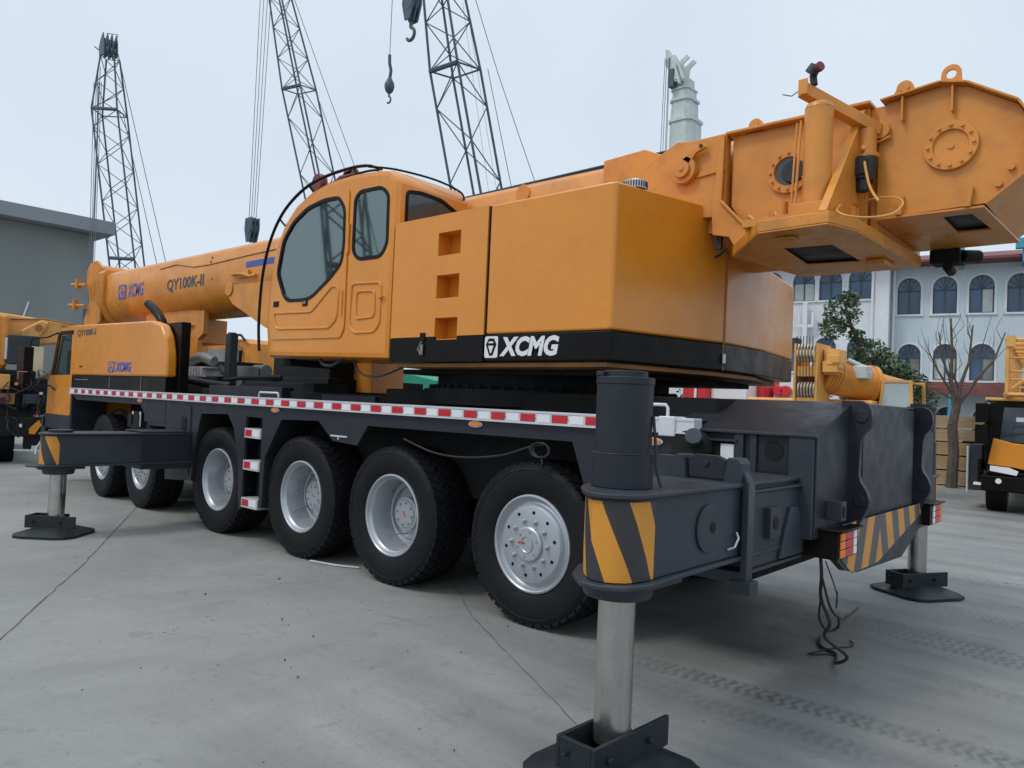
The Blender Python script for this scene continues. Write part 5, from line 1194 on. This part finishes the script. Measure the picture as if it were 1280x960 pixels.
t = thing('hook_ball', 'small dark headache ball and hook hanging on a single rope in the sky', 'hook', (-18.6, 13.1, 13.3))
b = MB(); b.lathe([(.001, .34), (.07, .33), (.17, .14), (.19, 0), (.15, -.16), (.06, -.26), (.001, -.27)], (-18.6, 13.1, 13.3), 'Z', 20); obj('ball_weight', b, ['mast'], t)
b = MB(); b.tube([(-18.6, 13.1, 13.05), (-18.6, 13.1, 12.92)] + [(-18.6 + .11 * math.sin(R(a)), 13.1, 12.80 + .12 * math.cos(R(a))) for a in range(10, 250, 20)], .034, 8); obj('hook', b, ['mast'], t)
b = MB(); b.tube([(-18.6, 13.1, 13.6), (-18.55, 13.1, 13.9), (-18.63, 13.08, 14.2), (-18.62, 13.06, 14.5)], .06, 8); obj('rope_socket', b, ['mast'], t)
b = MB(); b.cyl((-18.62, 13.06, 14.5), (-18.5, 12.95, 20), .014, n=5); obj('rope', b, ['rope'], t)

# upright telescopic crane boom, far right
t = thing('telescopic_crane', 'pale grey telescopic boom raised upright far behind the orange crane', 'crane', (-18.5, 35.6, 0))
def tsec(b, z0, z1, w0, w1, cx=-18.75, cy=35.6, m=0):
    def q(w, z): return [(cx + w * x, cy + w * y, z) for x, y in ((-.5, -.38), (-.30, -.55), (.30, -.55), (.5, -.38), (.5, .45), (-.5, .45))]
    vs = q(w0, z0) + q(w1, z1); b.add(vs, [tuple(range(6))[::-1], tuple(range(6, 12))] + [(i, (i + 1) % 6, 6 + (i + 1) % 6, 6 + i) for i in range(6)], m)
b = MB(); tsec(b, 1, 18.9, 1.75, 1.45); tsec(b, 18.9, 19.1, 1.6, 1.6); tsec(b, 19.1, 20.2, 1.3, 1.22, -18.85); tsec(b, 20.2, 20.35, 1.4, 1.4, -18.85); tsec(b, 20.35, 20.9, 1.15, 1.1, -18.9); tsec(b, 20.9, 21.0, 1.25, 1.25, -18.92); tsec(b, 21.0, 21.6, 1.0, .95, -18.95)
obj('boom', b, ['tele'], t)
b = MB()
for dy in (-.4, .4): b.prism([(-19.5, 21.4), (-18.6, 21.4), (-18.5, 22.2), (-18.1, 22.5), (-18.3, 22.7), (-18.8, 22.4), (-19.1, 22.6), (-19.5, 23.3), (-19.75, 23.4), (-19.7, 22.4), (-19.5, 22.1)], 'Y', 35.1 + dy - .04, 35.1 + dy + .04)
b.box(-19.5, -18.6, 34.7, 35.5, 21.3, 21.6); b.bar((-19.0, 34.5, 22.3), (-18.6, 34.5, 21.0), .16, .12); b.bar((-18.75, 34.5, 22.3), (-18.35, 34.5, 21.2), .14, .1)
obj('boom_head', b, ['tele'], t)
b = MB(); b.box(-19.45, -19.1, 34.6, 35.3, 21.0, 22.1); obj('sheave_block', b, ['mast'], t, .03)
b = MB()
for x0, x1_ in ((-19.72, -19.95), (-19.6, -19.75), (-19.45, -19.55), (-19.4, -19.42)): b.cyl((x0, 34.6, 22.8), (x1_, 34.7, 8), .02, n=5)
obj('rope', b, ['rope'], t)
b = MB(); b.box(-21, -15, 34, 37, .6, 2.6); obj('carrier', b, ['tele'], t, .05)

# ---- neighbouring crane on the left edge, seen end-on (own frame: x to its right, y away)
t = thing('neighbouring_crane', 'old yellow truck crane standing end-on at the left edge, with a blue-grey box on it', 'crane', (-13.77, 1.01, 0), rz=R(75), local=True)
b = MB(); b.box(-2.5, -.30, .1, 6, .75, 1.9); b.box(-2.6, -.05, 0, .25, .55, .95); b.box(-.6, -.08, .1, .8, 1.0, 1.75); b.box(-.45, .0, .05, .5, .3, .6)
obj('chassis_frame', b, ['under'], t, .03)
for x, s_ in ((-.72, 0), (-1.95, 1)):
    w = sub('wheel', t, (x - .05, .75, .5), R(90) if s_ == 0 else R(-90)); w.rotation_euler = (0, 0, R(90) if s_ == 0 else R(-90))
    for nm, me in (('tyre', TY), ('rim', RS)):
        o = obj(nm, me, [], w, loc=(0, 0, 0)); o.scale = (.84, .84, .84)
    w = sub('wheel', t, (x - .05, 2.0, .5), R(90)); 
    for nm, me in (('tyre', TY), ('rim', RS)):
        o = obj(nm, me, [], w, loc=(0, 0, 0)); o.scale = (.84, .84, .84)
b = MB(); b.prism([(-.36, .62), (-.26, .60), (-.16, .78), (-.18, .90), (-.24, .86), (-.36, .72)], 'Y', -.03, -.002); obj('hazard_sticker', b, ['orange'], t)
b = MB(); b.box(-.1, .0, -.02, .2, .35, .45); b.tube([(-.6, .0, .28), (-.05, .0, .25)], .02, 6); b.box(-.22, -.16, -.03, -.001, 1.42, 1.47); obj('tow_fitting', b, ['alu'], t)
b = MB(); b.box(-2.6, -.83, .4, 2.2, 1.9, 3.02); b.cyl((-.87, .42, 1.95), (-.87, .42, 3.02), .07, n=14); obj('superstructure', b, ['orange2'], t, .06)
b = MB(); b.box(-.80, -.26, .25, .65, 2.02, 2.62); b.box(-.86, -.80, .3, .6, 2.1, 2.55, 1); obj('tool_box', b, ['dark2', 'alu'], t, .02)
b = MB(); b.box(-.40, -.18, .2, .4, 1.82, 2.40); obj('side_panel', b, ['cream'], t, .01)
b = MB(); b.prism([(-1.0, 2.35), (.5, 2.60), (1.3, 2.2), (1.3, 2.90), (.0, 3.0), (-.3, 3.04), (-1.0, 3.1)], 'Y', .9, 1.5); b.prism([(-.6, 2.45), (-.35, 2.45), (-.1, 2.95), (-.25, 3.0), (-.6, 2.75)], 'Y', .75, .89); obj('boom', b, ['yellow'], t, .04)
b = MB()
for x in (-.28, .15, .42, .52): b.box(x, x + .06, .84, .9, 2.84, 2.93)
b.cyl((-.28, .72, 2.83), (-.28, .90, 2.83), .07, n=14); b.tube([(-.8, .88, 2.98), (-.2, .87, 3.03), (.4, .87, 2.96), (1.2, .88, 2.93)], .018, 6)
obj('hose_clamp', b, ['brown'], t)
b = MB(); rn = random.Random(3)
for k in range(16):
    x = rn.uniform(-.95, -.15); z = rn.uniform(.9, 1.95); b.tube([(x, .0 + rn.uniform(-.04, .05), z), (x + rn.uniform(-.15, .15), -.05, z - rn.uniform(.05, .3)), (x + rn.uniform(-.25, .25), .02, z - rn.uniform(.1, .5))], rn.uniform(.008, .022), 6, sm=4)
obj('hose', b, ['cable'], t)
for x, z, m_ in ((-.62, 1.62, 'lampo'), (-.22, 1.05, 'lampr'), (-.5, .78, 'lampw')):
    b = MB(); b.cyl((x, -.02, z), (x, .04, z), .035, n=14); obj('lamp', b, [m_], t)
for x, w_, z, h_, m_ in ((-.95, .22, 1.5, .3, 'yellow'), (-.62, .18, 1.70, .18, 'brown'), (-.5, .3, 1.22, .2, 'dark2'), (-.93, .3, 1.2, .22, 'brown')):
    b = MB(); b.box(x, x + w_, .0, .4, z, z + h_); obj('side_box', b, [m_], t, .015)
b = MB(); b.prism([(-.45, 1.55), (.0, 1.95), (.05, 1.85), (-.3, 1.5)], 'Y', .3, .6); b.box(-.6, -.3, .2, .4, 1.72, 1.9); obj('outrigger_cover', b, ['brown'], t, .02)

# ---- yellow machine seen below the boom
t = thing('orange_machine', 'orange machine body with a rounded roof seen behind the chassis below the boom', 'machine', (-13, 5, 0))
b = MB(); b.prism(roundpoly([(-16, 1.5), (-12.65, 1.5), (-12.65, 2.83), (-13.2, 2.86), (-13.35, 2.95), (-16, 3.0)], .06, 3), 'Y', 5.0, 6.8); obj('body', b, ['orange2'], t, .05)
b = MB(); b.prism(rrect(-15.2, -13.62, 2.05, 2.72, .08), 'Y', 4.97, 4.99); obj('window', b, ['grey'], t)
b = MB(); b.tube([(-15.5, 4.9, 3.05), (-14.3, 4.9, 3.06), (-13.4, 4.9, 3.03), (-13.2, 4.9, 2.9)], .03, 6); b.tube([(-13.55, 4.93, 2.75), (-13.42, 4.93, 2.65), (-13.42, 4.93, 2.2)], .035, 6); obj('grab_handle', b, ['black'], t)
b = MB(); b.box(-15.8, -12.8, 5.2, 6.6, .3, 1.5); obj('undercarriage', b, ['under'], t, .05)
# ---- white and green truck below the operator cab
t = thing('covered_truck', 'small white truck with a green cover seen under the operator cab', 'truck', (-13.8, 10, 0))
b = MB(); b.prism(roundpoly([(-14.6, .5), (-13.65, .5), (-13.6, 2.2), (-13.7, 2.52), (-14.5, 2.52)], .12, 3), 'Y', 9.6, 11.4); obj('cab_body', b, ['whitep'], t, .03)
b = MB(); b.prism([(-13.95, 1.6), (-13.65, 1.6), (-13.72, 2.3), (-14.2, 2.35)], 'Y', 9.57, 9.59); obj('window', b, ['glassd'], t)
b = MB(); b.prism([(-13.58, .9), (-11.5, .9), (-11.5, 2.2), (-13.1, 2.45), (-13.58, 2.3)], 'Y', 9.6, 11.4); obj('cover', b, ['green'], t, .03)
b = MB()
for x in (-14.2, -12.2): b.cyl((x, 9.62, .42), (x, 9.9, .42), .42, n=24); b.cyl((x, 11.1, .42), (x, 11.38, .42), .42, n=24)
obj('wheel', b, ['rubber'], t)
# ---- red and white truck seen in the gap under the counterweight
t = thing('red_truck', 'red and white truck body showing in the gap under the counterweight', 'truck', (-5.5, 15, 0), rz=R(0))
b = MB(); b.box(-6.5, -5.75, 14.1, 16, .5, 2.75); b.box(-4.75, -4.55, 14.9, 16, .5, 2.7); obj('cab_body', b, ['redwhite'], t, .06)
b = MB(); b.box(-5.75, -4.75, 14.3, 16, .6, 2.8); b.box(-6.12, -6.05, 14.05, 14.09, 1.6, 2.7); b.box(-4.5, -3.4, 15.4, 16, .6, 2.4); obj('body_panel', b, ['whitep'], t, .03)
b = MB()
for x in (-4.3, -4.1): b.cyl((x, 15.2, 2.3), (x, 15.35, 2.3), .14, n=16)
obj('beacon', b, ['redwhite'], t, .02)
b = MB()
for x in (-6.1, -4.2): b.cyl((x, 14.15, .5), (x, 14.5, .5), .5, n=24)
obj('wheel', b, ['rubber'], t)
# ---- crane behind the rear box
t = thing('behind_crane', 'yellow crane with a round telescopic boom head parked behind the rear box', 'crane', (-1.5, 13, 0))
b = MB(); A_, B_ = Vector((-2.2, 12.3, 2.62)), Vector((-.95, 13.9, 2.25)); d_ = B_ - A_
b.cyl(A_, A_ + d_ * .55, .42, .40, n=36); b.cyl(A_ + d_ * .55, A_ + d_ * .6, .43, .43, n=36); b.cyl(A_ + d_ * .6, A_ + d_ * .95, .31, .30, n=32)
for k in range(4): b.cyl(A_ + d_ * (.04 + .035 * k), A_ + d_ * (.055 + .035 * k), .435, .435, n=36)
obj('boom', b, ['orange2'], t)
b = MB(); b.box(-2.55, -2.50, 11.7, 12.5, 1.9, 3.2); b.box(-2.1, -2.05, 11.7, 12.5, 1.9, 3.2); b.box(-2.5, -2.1, 11.75, 12.4, 2.5, 2.72); b.box(-2.5, -2.1, 11.75, 12.4, 1.95, 2.05); b.box(-2.03, -1.75, 12.0, 12.6, 2.55, 3.1)
for k in range(14): b.box(-2.03 + random.uniform(0, .3), -1.98 + random.uniform(.05, .33), 11.9 + random.uniform(-.1, .2), 12.2, 2.6 + random.uniform(0, .4), 2.75 + random.uniform(0, .4))
obj('boom_head', b, ['yellow'], t, .01)
for k in range(6):
    obj('sheave', MB().cyl((-2.46 + k * .065, 11.85, 2.22), (-2.43 + k * .065, 11.85, 2.22), .17, n=20), ['cream'], t); obj('sheave', MB().cyl((-2.46 + k * .065, 11.8, 3.0), (-2.43 + k * .065, 11.8, 3.0), .2, n=20), ['cream'], t)
b = MB()
for k in range(6): b.cyl((-2.45 + k * .065, 11.66, 2.05), (-2.45 + k * .065, 11.6, 3.35), .009, n=5)
obj('rope', b, ['cable'], t)
b = MB(); b.box(-1.6, -1.3, 12.5, 12.9, 2.5, 2.78); b.tube([(-1.7, 12.5, 2.9), (-1.5, 12.6, 2.8), (-1.3, 12.7, 2.6)], .06, 6); obj('cylinder_clamp', b, ['tele'], t, .03)
b = MB(); b.box(-4, -1.2, 12.6, 15, 1.0, 2.05); obj('superstructure', b, ['yellow'], t, .06)
b = MB(); b.box(-3.8, -1.3, 12.8, 14.8, .3, 1.0); obj('undercarriage', b, ['under'], t, .05)
b = MB(); 
b.prism([(-1.20, 1.7), (-.50, 1.7), (-.54, 2.50), (-1.12, 2.50)], 'Y', 12.95, 13.0, holes=[[(-1.15, 1.76), (-.56, 1.76), (-.60, 2.45), (-1.08, 2.45)]])
b.prism([(-1.20, 1.7), (-.50, 1.7), (-.54, 2.50), (-1.12, 2.50)], 'Y', 14.0, 14.05, holes=[[(-1.15, 1.76), (-.56, 1.76), (-.60, 2.45), (-1.08, 2.45)]]); b.box(-1.12, -.58, 13.0, 14.0, 2.44, 2.47); b.box(-1.18, -.56, 13.0, 14.0, 1.6, 1.72)
obj('cab_frame', b, ['yellow'], t)
b = MB(); b.prism([(-1.16, 1.75), (-.55, 1.75), (-.59, 2.46), (-1.09, 2.46)], 'Y', 12.97, 12.98); obj('window', b, ['paleglass'], t)

# maroon sheave housing on the far side of the boom above the cab
b = MB(); b.prism(circ(-4.66, 4.36, .12, 20), 'Y', 1.1, 1.2); b.prism([(-4.6, 3.72), (-4.55, 4.22), (-4.2, 4.38), (-3.85, 4.36), (-3.62, 4.15), (-3.6, 3.72)], 'Y', 1.12, 1.35); b.prism([(-4.2, 4.38), (-4.12, 4.46), (-4.05, 4.38), (-3.95, 4.46), (-3.86, 4.36)], 'Y', 1.15, 1.2)
obj('auxiliary_hook', b, ['maroon'], crane, .02)

# ---- long yard wall and far trees that close the horizon
t = thing('yard_wall', 'long low grey wall closing the yard far behind the machines', 'wall', (-30, 45, 0))
b = MB(); b.box(-60, -9, 39.8, 40.1, 0, 2.4); b.box(-60, -59.7, 5, 39.8, 0, 2.4); obj('wall_panel', b, ['bwall'], t)
b = MB(); b.box(-60.1, -8.9, 39.7, 40.2, 2.4, 2.5); b.box(-60.1, -59.6, 5, 39.7, 2.4, 2.5); obj('coping', b, ['gfascia'], t)

# ---- litter
t = tag(obj('litter_strip', MB().prism([(-2.81, .04), (-2.5, .11), (-2.27, .23), (-2.28, .25), (-2.5, .14), (-2.82, .06)], 'Z', .008, .016), ['whitep'], None), 'thin white plastic strip lying on the concrete by the third wheel from the rear', 'litter')
b = MB(); b.cyl((-2.45, .42, .035), (-2.36, .45, .045), .03, .04, n=12)
tag(obj('crushed_cup', b, ['alu'], None), 'crushed pale cup lying on the ground against a tyre', 'litter')
for i, (x, y) in enumerate([(-2.33, -.16), (-2.25, -1.3), (-.79, -1.26), (-.51, -1.65), (-.21, -1.75), (-.15, -.97), (1.06, -1.72), (-2.34, -.58), (-1.26, -1.21)]):
    b = MB(); a = random.uniform(0, 3); s_ = random.uniform(.010, .018)
    b.add([(x - s_ * math.cos(a), y - s_ * math.sin(a), .006), (x + s_ * .3 * math.sin(a), y - s_ * .3 * math.cos(a), .006), (x + s_ * math.cos(a), y + s_ * math.sin(a), .012), (x - s_ * .3 * math.sin(a), y + s_ * .3 * math.cos(a), .02)], [(0, 1, 2, 3)])
    tag(obj('leaf_scrap', b, ['bark'], None), 'tiny dark dry leaf scrap lying on the open concrete', 'leaf', 'dry leaf scraps on the concrete')
    
gr_ = MB(); rg = random.Random(11)
for k in range(900):
    x = rg.uniform(-9, 5); y = rg.uniform(-4.5, 7); q = rg.uniform(.003, .009) * (1 if rg.random() < .95 else 2)
    vs = [(x + q * rg.uniform(.6, 1.2) * math.cos(a), y + q * rg.uniform(.6, 1.2) * math.sin(a), .001) for a in (0, 1.57, 3.14, 4.71)] + [(x + rg.uniform(-.3, .3) * q, y, q * rg.uniform(.4, .9))]
    gr_.add(vs, [(0, 1, 4), (1, 2, 4), (2, 3, 4), (3, 0, 4)], 0 if rg.random() < .6 else 1)
tag(obj('gravel_grit', gr_, ['bark', 'gfascia']), 'loose grit scattered over the concrete yard', 'grit', kind='stuff')

# ------------------------------------------------------------------ camera, light, sky
cam = bpy.data.cameras.new('camera'); co = bpy.data.objects.new('camera', cam); COL.objects.link(co); S.camera = co
cam.sensor_width = 36; cam.lens = 934.83 / 1280 * 36; cam.clip_end = 2000; cam.clip_start = .05
yaw, pit, rol = .725743, .0264241, .0433205
f = Vector((-math.sin(yaw) * math.cos(pit), math.cos(yaw) * math.cos(pit), math.sin(pit))); r_ = Vector((math.cos(yaw), math.sin(yaw), 0)); u = r_.cross(f)
r2 = r_ * math.cos(rol) + u * math.sin(rol); u2 = -r_ * math.sin(rol) + u * math.cos(rol)
mw = Matrix((( r2.x, u2.x, -f.x), (r2.y, u2.y, -f.y), (r2.z, u2.z, -f.z))).to_4x4(); mw.translation = Vector((3.57074, -4.25269, 1.64816))
co.matrix_world = mw
SE, SA = R(52), R(205)          # sun elevation, compass azimuth of the (veiled) sun, measured from +Y clockwise
w = bpy.data.worlds.new('World'); S.world = w; w.use_nodes = True
N = w.node_tree.nodes; L = w.node_tree.links; bg = N['Background']
sky = N.new('ShaderNodeTexSky'); sky.sky_type = 'NISHITA'; sky.sun_disc = False; sky.sun_elevation = SE; sky.sun_rotation = SA; sky.dust_density = 4; sky.air_density = 1
hs = N.new('ShaderNodeHueSaturation'); hs.inputs['Saturation'].default_value = .35; L.new(sky.outputs[0], hs.inputs['Color'])
tc = N.new('ShaderNodeTexCoord'); nz = N.new('ShaderNodeTexNoise'); nz.inputs['Scale'].default_value = 2.2; nz.inputs['Detail'].default_value = 5; L.new(tc.outputs['Generated'], nz.inputs['Vector'])
cr = N.new('ShaderNodeValToRGB'); cr.color_ramp.elements[0].position = .3; cr.color_ramp.elements[0].color = (6.9, 8.0, 9.25, 1); cr.color_ramp.elements[1].position = .7; cr.color_ramp.elements[1].color = (7.9, 8.95, 10.0, 1)
L.new(nz.outputs['Fac'], cr.inputs[0])
mx = N.new('ShaderNodeMix'); mx.data_type = 'RGBA'; mx.inputs[0].default_value = .88; L.new(hs.outputs[0], mx.inputs[6]); L.new(cr.outputs[0], mx.inputs[7])
sx = N.new('ShaderNodeSeparateXYZ'); L.new(tc.outputs['Generated'], sx.inputs[0])
gr = N.new('ShaderNodeMapRange'); gr.interpolation_type = 'SMOOTHSTEP'; L.new(sx.outputs[2], gr.inputs[0])
for i_, v_ in zip((1, 2, 3, 4), (.50, .98, 1.0, 1.75)): gr.inputs[i_].default_value = v_      # an overcast sky is brightest overhead
vm = N.new('ShaderNodeVectorMath'); vm.operation = 'SCALE'; L.new(mx.outputs[2], vm.inputs[0]); L.new(gr.outputs[0], vm.inputs['Scale'])
L.new(vm.outputs[0], bg.inputs['Color']); bg.inputs['Strength'].default_value = .10
sl = bpy.data.lights.new('sun', 'SUN'); sl.energy = 1.0; sl.angle = R(14); sl.color = (1, .96, .90)
so = bpy.data.objects.new('sun', sl); COL.objects.link(so)
sd = Vector((math.sin(SA) * math.cos(SE), math.cos(SA) * math.cos(SE), math.sin(SE)))
so.rotation_euler = sd.to_track_quat('Z', 'Y').to_euler(); so.location = (0, -10, 30)
S.view_settings.view_transform = 'Standard'; S.view_settings.look = 'None'; S.view_settings.gamma = 1; S.view_settings.exposure = 0
S.render.engine = 'CYCLES'; S.cycles.max_bounces = 6; S.cycles.transparent_max_bounces = 12
